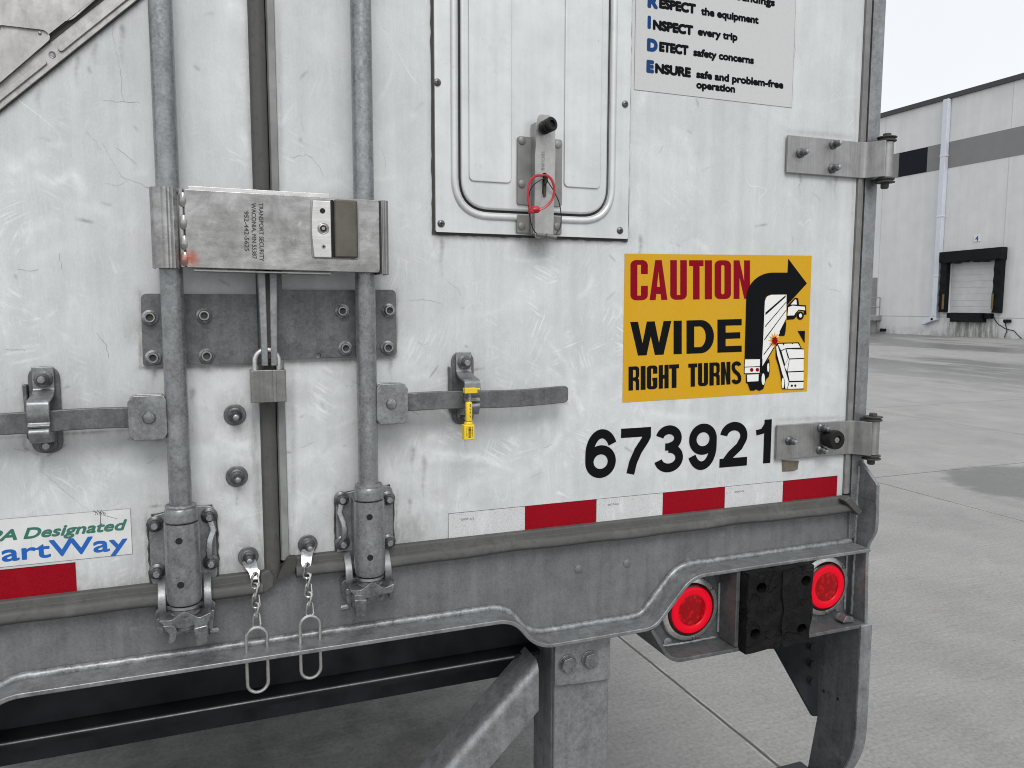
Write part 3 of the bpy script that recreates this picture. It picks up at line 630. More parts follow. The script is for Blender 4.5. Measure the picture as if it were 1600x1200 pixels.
# corner cap of the right seal
mb = MB(); mb.prism([(-.006, 1.200), (.012, 1.207), (.050, 1.170), (.040, 1.160)], -.030, -.004); obj('seal_corner', mb, M['gasket'], dR, bevel=.003)
# vertical seal between the doors: dark lip, light strip
mb = MB(); mb.prismz(fillet([(-1.239, .002), (-1.237, -.011), (-1.223, -.014), (-1.2135, -.008), (-1.212, .004), (-1.222, .03), (-1.239, .03)], .004, 4, True), 1.166, 3.95)
obj('centre_seal', mb, M['seal_grey'], dL, label='dark rubber lip closing the gap between the doors')
mb = MB(); mb.prismz([(-1.2115, .03), (-1.2115, -.004), (-1.209, -.0075), (-1.1985, -.0075), (-1.1975, -.0015), (-1.1975, .03)], 1.198, 3.95)
obj('door_edge', mb, M['edge_light'], dR, bevel=.001)
mb = MB(); mb.prismz([(.0165, .03), (.0165, -.006), (.027, -.007), (.028, -.0035), (.034, -.0035), (.036, .004), (.036, .03)], 1.207, 3.95)
obj('door_edge', mb, M['edge'], dR, bevel=.001)

# ---------- rear frame
mb = MB(); mb.box(.0385, .072, -.004, .10, 1.10, 4.05); mb.prismz([(.0365, .03), (.0365, .012), (.0384, .012), (.0384, .03)], 1.2, 4.0)
obj('rear_post', mb, M['galv'], tr, bevel=.003)
mb = MB(); mb.box(-2.506, -2.474, .055, .10, 1.10, 4.05); obj('rear_post', mb, M['galv'], tr, bevel=.003)
FL = fillet([(-2.50, .994), (-1.672, .994), (-1.628, 1.056), (-.800, 1.056), (-.757, .994), (-.505, .994), (-.418, 1.089), (.052, 1.091)], [0, .045, .05, .045, .05, .020, .034, 0], 8)
low = [(.052, .912), (-.458, .912), (-.503, .992)]
sill = [(-2.50, 1.185)] + FL + low[:0]
mb = MB(); mb.prism([(x, z) for x, z in FL]+[(.052, 1.16), (.036, 1.19), (-2.50, 1.19)], .003, .012)
obj('rear_sill', mb, M['sill'], tr)
# rivet dimples on the sill
for u, v in ((905, 890), (981, 881)):
    x, z = Q(u, v); mb = MB(); mb.lathe([(.0085, 0), (.0085, .0012), (.0070, .0022), (.0, .0024)], (x, .003, z), (0, -1, 0), 20); obj('rivet', mb, M['sill'], tr)
mb = MB(); mb.sheet(offset_path(FL, -.004), .008, y0=-.056, y1=.012); obj('sill_flange', mb, M['galv'], tr, bevel=.002)
# weld bead in the corner of sill and flange
rr = random.Random(3); pth = []
Lf = [p for p in FL if p[0] > -1.9]
for i in range(len(Lf)-1):
    n = max(1, int(math.hypot(Lf[i+1][0]-Lf[i][0], Lf[i+1][1]-Lf[i][1])/.006))
    for k in range(n):
        t = k/n; pth.append((Lf[i][0]+(Lf[i+1][0]-Lf[i][0])*t, -.001+rr.uniform(-.0006, .0004), Lf[i][1]+(Lf[i+1][1]-Lf[i][1])*t+.0025+rr.uniform(-.0005, .0006)))
mb = MB(); mb.tube(pth, .0072, 10); obj('weld_bead', mb, M['weld'], tr, smooth=180)

# light box: back plate, side, bottom, dividers
lb = MB()
lb.prism(fillet([(-.500, .990), (-.414, 1.080), (.050, 1.083), (.050, .915), (-.457, .915)], [.02, .04, 0, 0, .02], 6, True), .006, .015)
lb.sheet(fillet([(-.508, .986), (-.462, .912), (.052, .912)], [0, .03, 0], 7), .008, y0=-.054, y1=.10)
lb.box(-.306, -.297, -.052, .005, .917, 1.082); lb.box(-.128, -.119, -.052, .005, .917, 1.082)
box = obj('lamp_box', lb, M['galv_dark'], tr, bevel=.0015)
mb = MB(); pth = [(-.455+i*.01+rr.uniform(-.001, .001), .003, .919+rr.uniform(-.001, .002)) for i in range(15)]; mb.tube(pth, .003, 6); obj('weld_bead', mb, M['weld'], box); mb = MB()
mb.tube([(.043, .004, .93+i*.01+rr.uniform(-.001, .001)) for i in range(15)], .003, 6); obj('weld_bead', mb, M['weld'], box); mb = MB(); mb.tube([(-.309, .003, .93+i*.01+rr.uniform(-.001, .001)) for i in range(12)], .003, 6)
obj('weld_bead', mb, M['weld'], box)
mb = MB(); x, z = Q(1312, 967, -.02); mb.prism(fillet([(x-.012, .921), (x+.024, .917), (x+.02, .930), (x, .935)], .004, 4, True), -.04, -.015); obj('bracket', mb, M['cast'], box, bevel=.003)
for u, v in ((1045, 1005), (1311, 950)):
    x, z = Q(u, v, .0); mb = MB(); mb.lathe([(.010, 0), (.010, .002), (.008, .003)], (x, .006, z), (0, -1, 0), 18); obj('rivet', mb, M['galv'], box)

# tail lamps
lampring = glow('lit_red_ring', (1, .004, .026), .52, (.16, .0, .004)); lampcore = NT('red_lens_core')
cv = lampcore.voro(lampcore.pos, 95); lampcore.set(Base_Color=(.09, .001, .003), Specular_IOR_Level=.2, Roughness=.2, Emission_Color=(1, .01, .015), Emission_Strength=lampcore.mr(cv, .1, .5, .38, .15)); lampcore = lampcore.m
lamprim = simple('dark_red_rim', (.05, .002, .004), .2, 0, .1)
def tail_lamp(x, z, lab):
    m = MB(); c = (x, .006, z)
    m.lathe([(.0705, 0), (.0705, .004), (.068, .009), (.062, .012), (.0575, .0125), (.0560, .006)], c, (0, -1, 0), 56)
    r = obj('tail_lamp', m, M['inox_bright'], tr, label=lab)
    m = MB(); m.lathe([(.056, .004), (.056, .013), (.053, .0155), (.0505, .0165), (.050, .013)], c, (0, -1, 0), 48); obj('lamp_rim', m, lamprim, r)
    m = MB(); m.lathe([(.0503, .008), (.0503, .0150), (.049, .0175), (.045, .0192), (.040, .0196), (.035, .0182), (.0335, .0165), (.0335, .010)], c, (0, -1, 0), 48); obj('glow_ring', m, lampring, r)
    m = MB(); m.lathe([(.0333, .010), (.0333, .0158), (.028, .0172), (.015, .0182), (.0, .0185)], c, (0, -1, 0), 40); obj('lens', m, lampcore, r)
    for k in range(3):
        t = R(38+120*k); p = (x+.0633*math.cos(t), -.0055, z+.0633*math.sin(t))
        m = MB(); m.lathe([(.0042, 0), (.004, .002), (.0025, .003), (.001, .003)], p, (0, -1, 0), 12); m.cyl((p[0], p[1]-.0031, p[2]), (p[0], p[1]-.0034, p[2]), .0016, 8); obj('screw', m, M['nut'], r)
    return r
tail_lamp(-.385, .994, 'lit red round lamp in the angled end of the box'); tail_lamp(-.026, .997, 'lit red round lamp next to the outer post')

# rubber dock bumper with four bolt pockets
def rough_rect(x0, z0, x1, z1, a, n, seed):
    q = random.Random(seed); P = []
    c = [(x0, z0), (x1, z0), (x1, z1), (x0, z1)]
    for i in range(4):
        A, B = c[i], c[(i+1) % 4]
        for k in range(n): t = k/n; P.append((A[0]+(B[0]-A[0])*t+q.uniform(-a, a), A[1]+(B[1]-A[1])*t+q.uniform(-a, a)))
    return P
bx0, bx1, bz0, bz1 = -.296, -.131, .912, 1.083
holes = [[(cx+.013*math.cos(t*.45), cz+.011*math.sin(t*.45)) for t in range(14)] for cx, cz in ((bx0+.034, bz1-.034), (bx1-.018, bz1-.032), (bx0+.022, bz0+.040), (bx1-.024, bz0+.034))]
def blackbump():
    t = NT('chewed_black_rubber'); n = t.noise(t.pos, 22, 8, .75, 1.2); ch = t.mr(t.noise(t.pos, 13, 5, .6, .8), .5, .53)
    c = t.mix(t.mr(n, .45, .75), (.004, .004, .0045), (.018, .018, .019)); t.set(Base_Color=c, Specular_IOR_Level=.16, Roughness=t.mr(n, .3, .7, .38, .7)).bump(t.math('ADD', t.math('MULTIPLY', n, 1.2), ch), 1.0, .010); return t.m
M['chew'] = blackbump()
mb = MB(); holed(mb, [rough_rect(bx0, bz0, bx1, bz1, .0022, 9, 4)]+holes, -.076, -.012)
skin = fillet(rough_rect(bx0+.088, bz0+.030, bx1+.0008, bz1-.0015, .0055, 5, 9), .004, 3, True)
holed(mb, [skin, holes[1], holes[3]], -.0795, -.0755)
mb.box(bx0+.004, bx1-.004, -.035, .004, bz0+.004, bz1-.004)
rb = obj('dock_bumper', mb, M['chew'], tr, bevel=.003, label='chewed black rubber bumper block between the two lamps')
for h in holes:
    cx = sum(p[0] for p in h)/len(h); cz = sum(p[1] for p in h)/len(h); mb = MB(); mb.lathe([(.0085, 0), (.0085, .012), (.006, .016)], (cx-.004, -.035, cz), (0, -1, 0), 12); obj('bolt', mb, M['nut'], rb)

# side guard plate: lies in the yz plane at the outer corner
prof = [QX(u, v, .066) for u, v in ((1349, 721), (1374, 757), (1373, 815), (1371, 832), (1360, 850), (1357, 866), (1355, 976))]
pg = fillet(prof, [0, .004, .008, .010, .010, .010, 0], 6)
mb = MB(); mb.prismx(pg+[(.06, .905), (.06, 1.28)], .0585, .0675); obj('side_guard', mb, M['galv'], tr, bevel=.0015)
mb = MB(); mb.tube([(.0575, -.003+rr.uniform(-.001, .001), 1.27-.0065*i) for i in range(55)], .004, 6); obj('weld_bead', mb, M['galv'], tr)

# underframe members behind the sill
mb = MB(); mb.box(-2.45, -.702, .10, .112, .928, 1.16); mb.box(-2.45, -.702, .06, .112, .919, .927); obj('cross_member', mb, M['dark_steel'], tr, bevel=.001)
mb = MB(); mb.tube([(-2.4+.02*i, .0595, .9240) for i in range(83)], .0018, 8); obj('lit_edge', mb, M['galv'], tr)  # brighter strip paints the light caught along the flange lip
zb = Q(300, 1129, .34)[1]
mb = MB(); mb.box(-2.45, -.66, .30, .34, zb, 1.16); mb.box(-2.45, -.66, .16, .299, zb+.10, 1.16); obj('cross_member', mb, M['dark_steel'], tr)
mb = MB(); mb.box(-2.40, -2.30, .36, 13, .98, 1.165); mb.box(-.16, -.06, .36, 13, .98, 1.165)
for k in range(20): mb.box(-2.29, -.17, .8+.6*k, .86+.6*k, 1.04, 1.165)
obj('frame_rail', mb, M['dark_steel'], tr)
# unseen side skirts and mud flaps, added to darken the ground beneath
for sx_ in (-2.46, .02):
    mb = MB(); mb.box(sx_, sx_+.02, 3.2, 12.5, .36, 1.17); obj('added_side_skirt', mb, M['hatch'], tr, bevel=.004)
for sx_ in (-2.44, -.60):
    mb = MB(); mb.box(sx_, sx_+.60, 3.0, 3.012, .22, 1.0); obj('added_mud_flap', mb, M['black'], tr, bevel=.003)
# rear wheels far ahead under the body, unseen, added also for shade below
for sx_ in (-2.14, -.29):
    for yy in (4.2, 5.5):
        mb = MB(); mb.lathe([(.30, -.29), (.47, -.28), (.51, -.24), (.51, -.03), (.47, 0), (.47, .01), (.51, .04), (.51, .25), (.47, .29), (.30, .30)], (sx_, yy, .51), (1, 0, 0), 40)
        wl = obj('added_wheel', mb, M['black'], tr); mb = MB(); mb.lathe([(.295, -.26), (.28, -.2), (.1, -.1), (.1, .1), (.28, .2), (.295, .27)], (sx_, yy, .51), (1, 0, 0), 30); obj('added_rim', mb, M['galv'], wl)

# underride guard
mb = MB(); mb.box(-.700, -.578, -.006, .006, .50, .982); mb.box(-.700, -.690, .0061, .10, .50, .982); mb.box(-.588, -.578, .0061, .10, .50, .982)
up = obj('underride_post', mb, M['galv'], tr, bevel=.004, seg=3, label='flat fronted steel post below the sill')
mp = MB(); mp.prism([(-.704, .888), (-.660, .884), (-.582, .880), (-.582, .984), (-.704, .984)], -.018, -.0065); mpo = obj('mounting_plate', mp, M['galv'], up, bevel=.002)
def hexbolt(name, p, r, parent, mat):
    m = MB(); pts = [(p[0]+r*math.cos(R(60*k+12)), p[2]+r*math.sin(R(60*k+12))) for k in range(6)]; m.prism(pts, p[1]-.011, p[1]); m.lathe([(r*1.12, 0), (r*1.12, .0022)], p, (0, -1, 0), 24); return obj(name, m, mat, parent, bevel=.0015)
for u, v in ((888, 1038), (923, 1031)): x, z = Q(u, v, -.022); hexbolt('hex_bolt', (x, -.0182, z), .0165, up, M['cast'])
# diagonal brace, a bent plate: face flat, upper edge rolled back
A = Vector(Q(842, 1032, -.004)); B = Vector(Q(696, 1200, -.004)); d2 = (B-A).normalized(); n2 = Vector((d2.y, -d2.x))
if n2.y > 0: n2 = -n2
prf = fillet([(.062, .0), (.018, .0), (.004, .0), (.0, .006), (.0, .03)], .008, 5)   # (offset along -normal, y)
LL = .62; V = []; N = len(prf)
def bp(s, o, y): q = A + d2*s + n2*o; return (q.x, y, q.y)
mb = MB(); ov = [(.075, -.004), (.020, -.004)] + [(.020-.018*math.sin(R(a)), .014-.018*math.cos(R(a))) for a in range(10, 91, 10)] + [(.002, .07)]
inn = [(.006, .07), (.006, .014), (.012, .004), (.020, .002), (.075, .002)]
ring = ov+inn; N = len(ring)
ends = []
for s in (0.0, LL):
    for o, y in ring: 
        s2 = s
        if s == 0.0: s2 = (o*abs(n2.x)/abs(d2.x))*(-1 if n2.x*d2.x > 0 else 1) if abs(d2.x) > 1e-4 else 0
        V.append(bp(s2, o, y))
mb.add(V, [(k, (k+1) % N, (k+1) % N+N, k+N) for k in range(N)]+[tuple(range(N)), tuple(range(2*N-1, N-1, -1))])
obj('underride_brace', mb, M['galv'], tr, smooth=50)
# outer post: channel with a flat front flange, curved foot
xo = .034
fr = [(-.050, .915), (-.050, .66), (-.046, .62), (-.030, .575), (.0, .52), (.02, .48)]
fr = fillet(fr, .03, 6)
back = [QX(u, v, xo) for u, v in ((1278, 985), (1277, 1118), (1262, 1198))]
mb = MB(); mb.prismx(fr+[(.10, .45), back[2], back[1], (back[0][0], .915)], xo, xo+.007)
ou = obj('underride_post', mb, M['galv_dark'], tr, bevel=.0015, label='steel channel post with curved foot below the lamp box')  # web uses the darker steel to paint the shade inside the channel
mb = MB(); mb.sheet(offset_path(fr, -.0041), .008, x0=xo-.0005, x1=.066); obj('post_flange', mb, M['galv'], ou, bevel=.0025)
for u, v in ((1287, 1080), (1309, 1092)): y, z = QX(u, v, xo); mb = MB(); mb.cyl((xo-.0006, y, z), (xo+.002, y, z), .004, 12); obj('hole', mb, M['hole'], ou)
# triangular gusset behind
ga = [Q(1207, 1008, .11), Q(1268, 1118, .11), Q(1281, 1118, .11), Q(1281, 985, .11), Q(1207, 985, .11)]
mb = MB(); mb.prism(ga, .105, .115); gs = obj('gusset', mb, M['dark_steel'], tr, bevel=.001)
for u, v in ((1268, 1010), (1268, 1037), (1268, 1064)): x, z = Q(u, v, .1); hexbolt('hex_bolt', (x, .104, z), .009, gs, M['dark_steel'])
zbar = Q(1251, 1188, .11)[1]
mb = MB(); mb.box(-2.47, .03, .014, .11, zbar-.10, zbar) 
bar = obj('underride_bar', mb, M['dark_steel'], tr, bevel=.004)

# ------------------------------------------------------------------ bolts (shared meshes)
def huck(scale=1.0):
    m = MB(); s = scale
    m.lathe([(.0115*s, 0), (.0115*s, .003*s), (.0095*s, .0045*s), (.0078*s, .006*s), (.0072*s, .012*s), (.0060*s, .0135*s), (.0052*s, .0130*s)], (0, 0, 0), (0, -1, 0), 24, 0)
    m.lathe([(.0050*s, .0128*s), (.0048*s, .0165*s), (.0040*s, .0175*s)], (0, 0, 0), (0, -1, 0), 16, 1); return mesh('bolt', m, [M['nut'], M['nut_light']], (0, 0, 0), 30)
def hollow(scale=1.0):
    m = MB(); s = scale
    m.lathe([(.0118*s, 0), (.0118*s, .003*s), (.0100*s, .0045*s), (.0088*s, .0055*s), (.0084*s, .010*s), (.0074*s, .0118*s), (.0058*s, .0118*s), (.0054*s, .007*s)], (0, 0, 0), (0, -1, 0), 24, 0)
    m.lathe([(.0052*s, .006*s), (.0052*s, .0072*s)], (0, 0, 0), (0, -1, 0), 16, 1); return mesh('bolt', m, [M['nut_light'], M['gasket_dark']], (0, 0, 0), 30)
def long_bolt():
    m = MB(); m.lathe([(.0100, 0), (.0100, .003), (.0082, .005), (.0072, .006), (.0068, .016), (.0052, .018)], (0, 0, 0), (0, -1, 0), 20, 0)
    m.lathe([(.0046, .017), (.0044, .024), (.0034, .0245)], (0, 0, 0), (0, -1, 0), 14, 1); return mesh('bolt', m, [M['nut'], M['nut_light']], (0, 0, 0), 30)
BOLT, HOLLOW, LONG = huck(1.12), hollow(), long_bolt()
def bolt(parent, x, y, z, me=BOLT): return link('bolt', me, parent, (x, y, z))

# ---------- guide plate across both doors
mb = MB(); cut = [[(-1.142+.0045*math.cos(t*.5), 1.546+.0045*math.sin(t*.5)) for t in range(13)]]
mb.prism(fillet([(-1.4095, 1.648), (-1.2385, 1.648), (-1.2385, 1.536), (-1.4105, 1.536)], [.010, 0, 0, .004], 5, True), -.008, -.0008)
holed(mb, [fillet([(-1.2085, 1.6555), (-1.008, 1.6575), (-1.008, 1.543), (-1.2085, 1.541)], [0, .010, .008, 0], 5, True)]+cut, -.0086, -.0009)
mb.sheet([(-1.239, -.0045), (-1.232, -.0165), (-1.216, -.0165), (-1.209, -.0045)], .004, x0=0, x1=0) if False else None
mb.prismz([(-1.2384, -.008), (-1.2340, -.018), (-1.2130, -.018), (-1.2086, -.008), (-1.2086, -.0145+.012), (-1.2384, -.002)], 1.5365, 1.6515)
gp = obj('lock_plate', mb, M['galv_dark'], tr, bevel=.0012, label='grey steel plate bolted across both doors behind the rods')
for u, v in ((234, 496), (319, 493), (239, 559), (323, 556), (535, 486), (608, 485), (540, 544), (606, 543)):
    x, z = Q(u, v, -.014); bolt(gp, x, -.0087, z, HOLLOW)
for x0, lean in ((-1.2385, .002), (-1.2195, -.003)):
    mb = MB(); mb.prism([(x0, 1.72), (x0+.0125, 1.72), (x0+.011+lean, 1.533), (x0+.001+lean, 1.533)], -.046, -.026); obj('hasp_strap', mb, M['galv'], gp, bevel=.002)
mb = MB(); mb.box(-1.2262, -1.2198, -.040, -.019, 1.545, 1.70); obj('hasp_web', mb, M['gasket_dark'], gp)

# ---------- lock rods
def lock_rod(x, zt, lab, flip):
    RY = -.045; m = MB(); m.lathe([(.0168, 0), (.0168, 2.55)], (x, RY, zt), (0, 0, 1), 40)
    r = obj('lock_rod', m, M['rod'], tr, label=lab)
    # weld collar
    q = random.Random(int(-x*100)); m = MB(); m.lathe([(.0170, .012), (.0200, .0105), (.0225, .007), (.0245, .003), (.0250, -.002), (.0250, -.013), (.0235, -.015)], (x, RY, zt), (0, 0, 1), 40); obj('collar', m, M['weld'] if False else M['galv'], r)
    m = MB(); m.tube([(x+.0205*math.cos(k*.26)+q.uniform(-.0008, .0008), RY+.0205*math.sin(k*.26), zt+.009+q.uniform(-.001, .001)) for k in range(24)], .003, 6, True); obj('weld_bead', m, M['weld'], r)
    # bearing housing
    zb = zt-.146; m = MB(); m.lathe([(.016, -.004), (.0235, .0), (.0258, .006), (.0265, .026), (.0265, .124), (.0262, .1295)], (x, RY, zb), (0, 0, 1), 44)
    m.box(x-.024, x+.024, -.03, -.006, zb+.02, zb+.128)
    h = obj('bearing_housing', m, M['rod'], r)
    for dz in (.106, .036):
        m = MB(); a = R(-8); px, py = x+.0267*math.sin(a), RY-.0267*math.cos(a); m.cyl((px, py+.004, zb+dz), (px-.0002, py-.0004, zb+dz), .0052, 16); obj('hole', m, M['hole'], r)
    # base plate and curled ears
    m = MB(); zc = zb+.078
    m.prism(fillet([(x-.050, zc-.062), (x+.050, zc-.062), (x+.050, zc+.062), (x+.028, zc+.066), (x-.028, zc+.058), (x-.050, zc+.054)], .014, 5, True), -.007, -.0006)
    pl = obj('bearing_plate', m, M['galv'], r, bevel=.0015)
    for sgn in (-1, 1):
        m = MB(); pts = [(.0, -.0), (.010, -.006), (.016, -.018), (.014, -.034), (.004, -.046)]
        prof_ = [(-.007, zc-.050), (-.020, zc-.056), (-.034, zc-.072), (-.036, zc-.088), (-.024, zc-.104), (-.010, zc-.107)]
        prof_ = fillet(prof_, .012, 4); m.sheet(prof_, .005, x0=x+sgn*.0275, x1=x+sgn*.040)
        obj('ear', m, M['galv'], r, bevel=.0015)
        for dz in (.042, -.036): bolt(pl, x+sgn*.0405, -.0071, zc+dz+(.006 if sgn*flip > 0 else 0))
    # retaining clip on the inner side
    s = flip; m = MB(); m.tube([(x+s*.042, -.016, zc+.040), (x+s*.046, -.018, zc+.026), (x+s*.040, -.022, zc+.010), (x+s*.0385, -.026, zc-.004), (x+s*.0395, -.022, zc-.018), (x+s*.042, -.014, zc-.024)], .0055, 8, flat=.5); obj('clip', m, M['nut_light'], r)
    # seal strings of sealant round the plate
    m = MB(); m.tube([(x-.0505+q.uniform(-.002, .001), -.003, zc-.058+.01*k) for k in range(11)], .0022, 6); m.tube([(x+.0505+q.uniform(-.001, .002), -.003, zc-.058+.0105*k) for k in range(11)], .0022, 6)
    m.tube([(x-.046+.0092*k, -.003, zc+.0555+.0008*k+q.uniform(-.0006, .0006)) for k in range(11)], .0018, 6); obj('sealant', m, M['gasket_dark'], r)
    # cam neck and claws
    m = MB(); m.lathe([(.0225, -.003), (.0235, -.007), (.0195, -.010), (.0195, -.014), (.0225, -.016), (.0215, -.019), (.017, -.022)], (x, RY, zb), (0, 0, 1), 32); obj('cam_neck', m, M['cast'], r)
    zk = zb-.030; m = MB(); K = lambda L: [(a, zk+(c-zk)*.74) for a, c in L]
    m.prism(fillet(K([(x-.040, zk+.016), (x-.020, zk+.012), (x, zk+.030), (x+.020, zk+.010), (x+.040, zk+.020), (x+.034, zk-.004), (x+.012, zk-.004), (x, zk-.010), (x-.014, zk-.006), (x-.030, zk+.002)]), .005, 4, True), -.066, -.026)
    m.lathe([(.020, 0), (.021, .012), (.016, .024), (.013, .028)], (x, RY, zk-.012), (0, 0, 1), 24)
    m.prism(fillet(K([(x-.034, zk+.006), (x-.016, zk+.004), (x-.011, zk-.010), (x-.016, zk-.034), (x-.026, zk-.036), (x-.022, zk-.016)]), .005, 4, True), -.072, -.034)
    cm = obj('cam', m, M['cast'], r, bevel=.004, seg=3)
    m = MB(); m.prism(fillet(K([(x+.012*s, zk-.002), (x+.034*s, zk+.002), (x+.032*s, zk-.040), (x+.016*s, zk-.044)]), .004, 4, True), -.084, -.034); obj('cam_lug', m, M['cast'], r, bevel=.004, seg=3)
    # keeper on the sill
    m = MB(); m.prism(fillet(K([(x-.046, zk+.014), (x-.036, zk+.022), (x+.036, zk+.028), (x+.046, zk+.018), (x+.036, zk-.042), (x-.026, zk-.046), (x-.042, zk-.026)]), .010, 5, True), -.022, .0025)
    m.prism(fillet(K([(x-.044, zk+.012), (x-.034, zk+.014), (x-.031, zk-.020), (x-.040, zk-.026)]), .005, 4, True), -.052, -.02)
    m.prism(fillet(K([(x+.044, zk+.016), (x+.035, zk+.012), (x+.032, zk-.026), (x+.039, zk-.032)]), .005, 4, True), -.048, -.02)
    m.cyl((x+s*.034, -.03, zk-.030), (x+s*.048, -.028, zk-.032), .006, 10)
    obj('cam_keeper', m, M['cast'], r, bevel=.004, seg=3); return r
rodL = lock_rod(-1.363, 1.308, 'galvanised lock rod on the door with the mileage sticker', 1)
rodR = lock_rod(-1.068, 1.317, 'galvanised lock rod beside the yellow bolt seal', -1)

# ---------- handles
def handle(xr, side, z, xend, lab, zend):
    y = -.052; m = MB(); s = side
    x0, x1 = xr+s*.014, xr+s*.068
    m.prism(fillet([(x0, z+.028), (x0+s*.006, z+.035), (x1-s*.008, z+.035), (x1, z+.026), (x1, z-.026), (x1-s*.008, z-.034), (x0+s*.006, z-.034), (x0, z-.026)], .003, 3, True), y-.004, y)
    m.prism([(x0+s*.002, z+.033), (x1-s*.003, z+.033), (x1-s*.003, z+.029), (x0+s*.002, z+.029)], y, y+.018); m.prism([(x0+s*.002, z-.033), (x1-s*.003, z-.033), (x1-s*.003, z-.029), (x0+s*.002, z-.029)], y, y+.018)
    m.prism(fillet([(x0, z+.028), (x0+s*.006, z+.035), (x1-s*.008, z+.035), (x1, z+.026), (x1, z-.026), (x1-s*.008, z-.034), (x0+s*.006, z-.034), (x0, z-.026)], .003, 3, True), y+.018, y+.022)
    h = obj('door_handle', m, M['rod'], tr, bevel=.0015, label=lab)
    m = MB(); m.lathe([(.0095, 0), (.0095, .002), (.008, .0045), (.004, .0055)], ((x0+x1)/2-s*.002, y-.004, z+.001), (0, -1, 0), 24); obj('rivet', m, M['cast'], h)
    m = MB(); n = 46; L = []
    for k in range(n+1):
        t = k/40*.96 if k <= 40 else .96+.04*(k-40)/6; xx = x1-s*.02+(xend-x1+s*.02)*t; zz = z+(zend-z)*t+.0016*math.sin(t*7); yy = y+.012-.006*math.sin(t*math.pi)
        L.append((xx, yy, zz))
    vs = []
    for k, (xx, yy, zz) in enumerate(L):
        hw = .0158; 
        e = abs(xx-xend)
        if e < .009: hw = .0078+.008*math.sqrt(max(.0, 1-((.009-e)/.0091)**2))
        vs += [(xx, yy-.0045, zz+hw), (xx, yy+.0045, zz+hw), (xx, yy+.0045, zz-hw), (xx, yy-.0045, zz-hw)]
    fs = [(k*4+j, k*4+(j+1) % 4, k*4+4+(j+1) % 4, k*4+4+j) for k in range(n) for j in range(4)]+[(0, 1, 2, 3), (n*4+3, n*4+2, n*4+1, n*4)]
    m.add(vs, fs); obj('handle_bar', m, M['galv_dark'], h, bevel=.0018); return h
handle(-1.068, 1, 1.464, -.693, 'flat steel handle bar carrying the yellow seal', 1.466)
handle(-1.363, -1, 1.459, -1.70, 'flat steel handle bar beside the mileage sticker', 1.4615)
def keeper(x, z, lab):
    m = MB(); m.prism(fillet([(x-.021, z-.066), (x+.021, z-.066), (x+.021, z+.066), (x-.021, z+.066)], .019, 7, True), -.006, -.0006)
    m.prism([(x-.0275, z+.040), (x-.0215, z+.040), (x-.0215, z-.046), (x-.0255, z-.040)], -.013, -.0007)
    k = obj('handle_keeper', m, M['galv_dark'], tr, bevel=.0015, label=lab)
    m = MB()
    pr = fillet([(-.0095, z+.066), (-.0095, z+.030), (-.022, z+.024), (-.060, z+.018), (-.062, z-.004), (-.056, z-.012), (-.062, z-.018)], .005, 4)
    m.sheet(pr, .005, x0=x-.0145, x1=x+.0145)
    m.prismx(fillet([(-.010, z-.020), (-.062, z-.020), (-.066, z-.026), (-.056, z-.042), (-.010, z-.048)], .004, 4, True), x-.0135, x+.0135)
    obj('catch', m, M['galv'], k, bevel=.0015)
    for dz in (.048, -.052): bolt(k, x+.001, -.0125 if dz > 0 else -.0062, z+dz)
    return k
keeper(-.8865, 1.481, 'bolted handle catch holding the yellow seal'); keeper(-1.547, 1.472, 'bolted handle catch left of the padlock')

# ---------- round washers bolted through the door by the seam
WASH = None
for u, v in ((367, 648), (370, 744)):
    x, z = Q(u, v); m = MB(); m.lathe([(.0175, 0), (.0175, .0018), (.0160, .0026), (.0125, .0026), (.012, .004), (.0105, .0048), (.0095, .0055)], (x, -.0003, z), (0, -1, 0), 36)
    k = obj('washer', m, M['galv_dark'], tr); bolt(k, x+.001, -.005, z-.001, LONG)

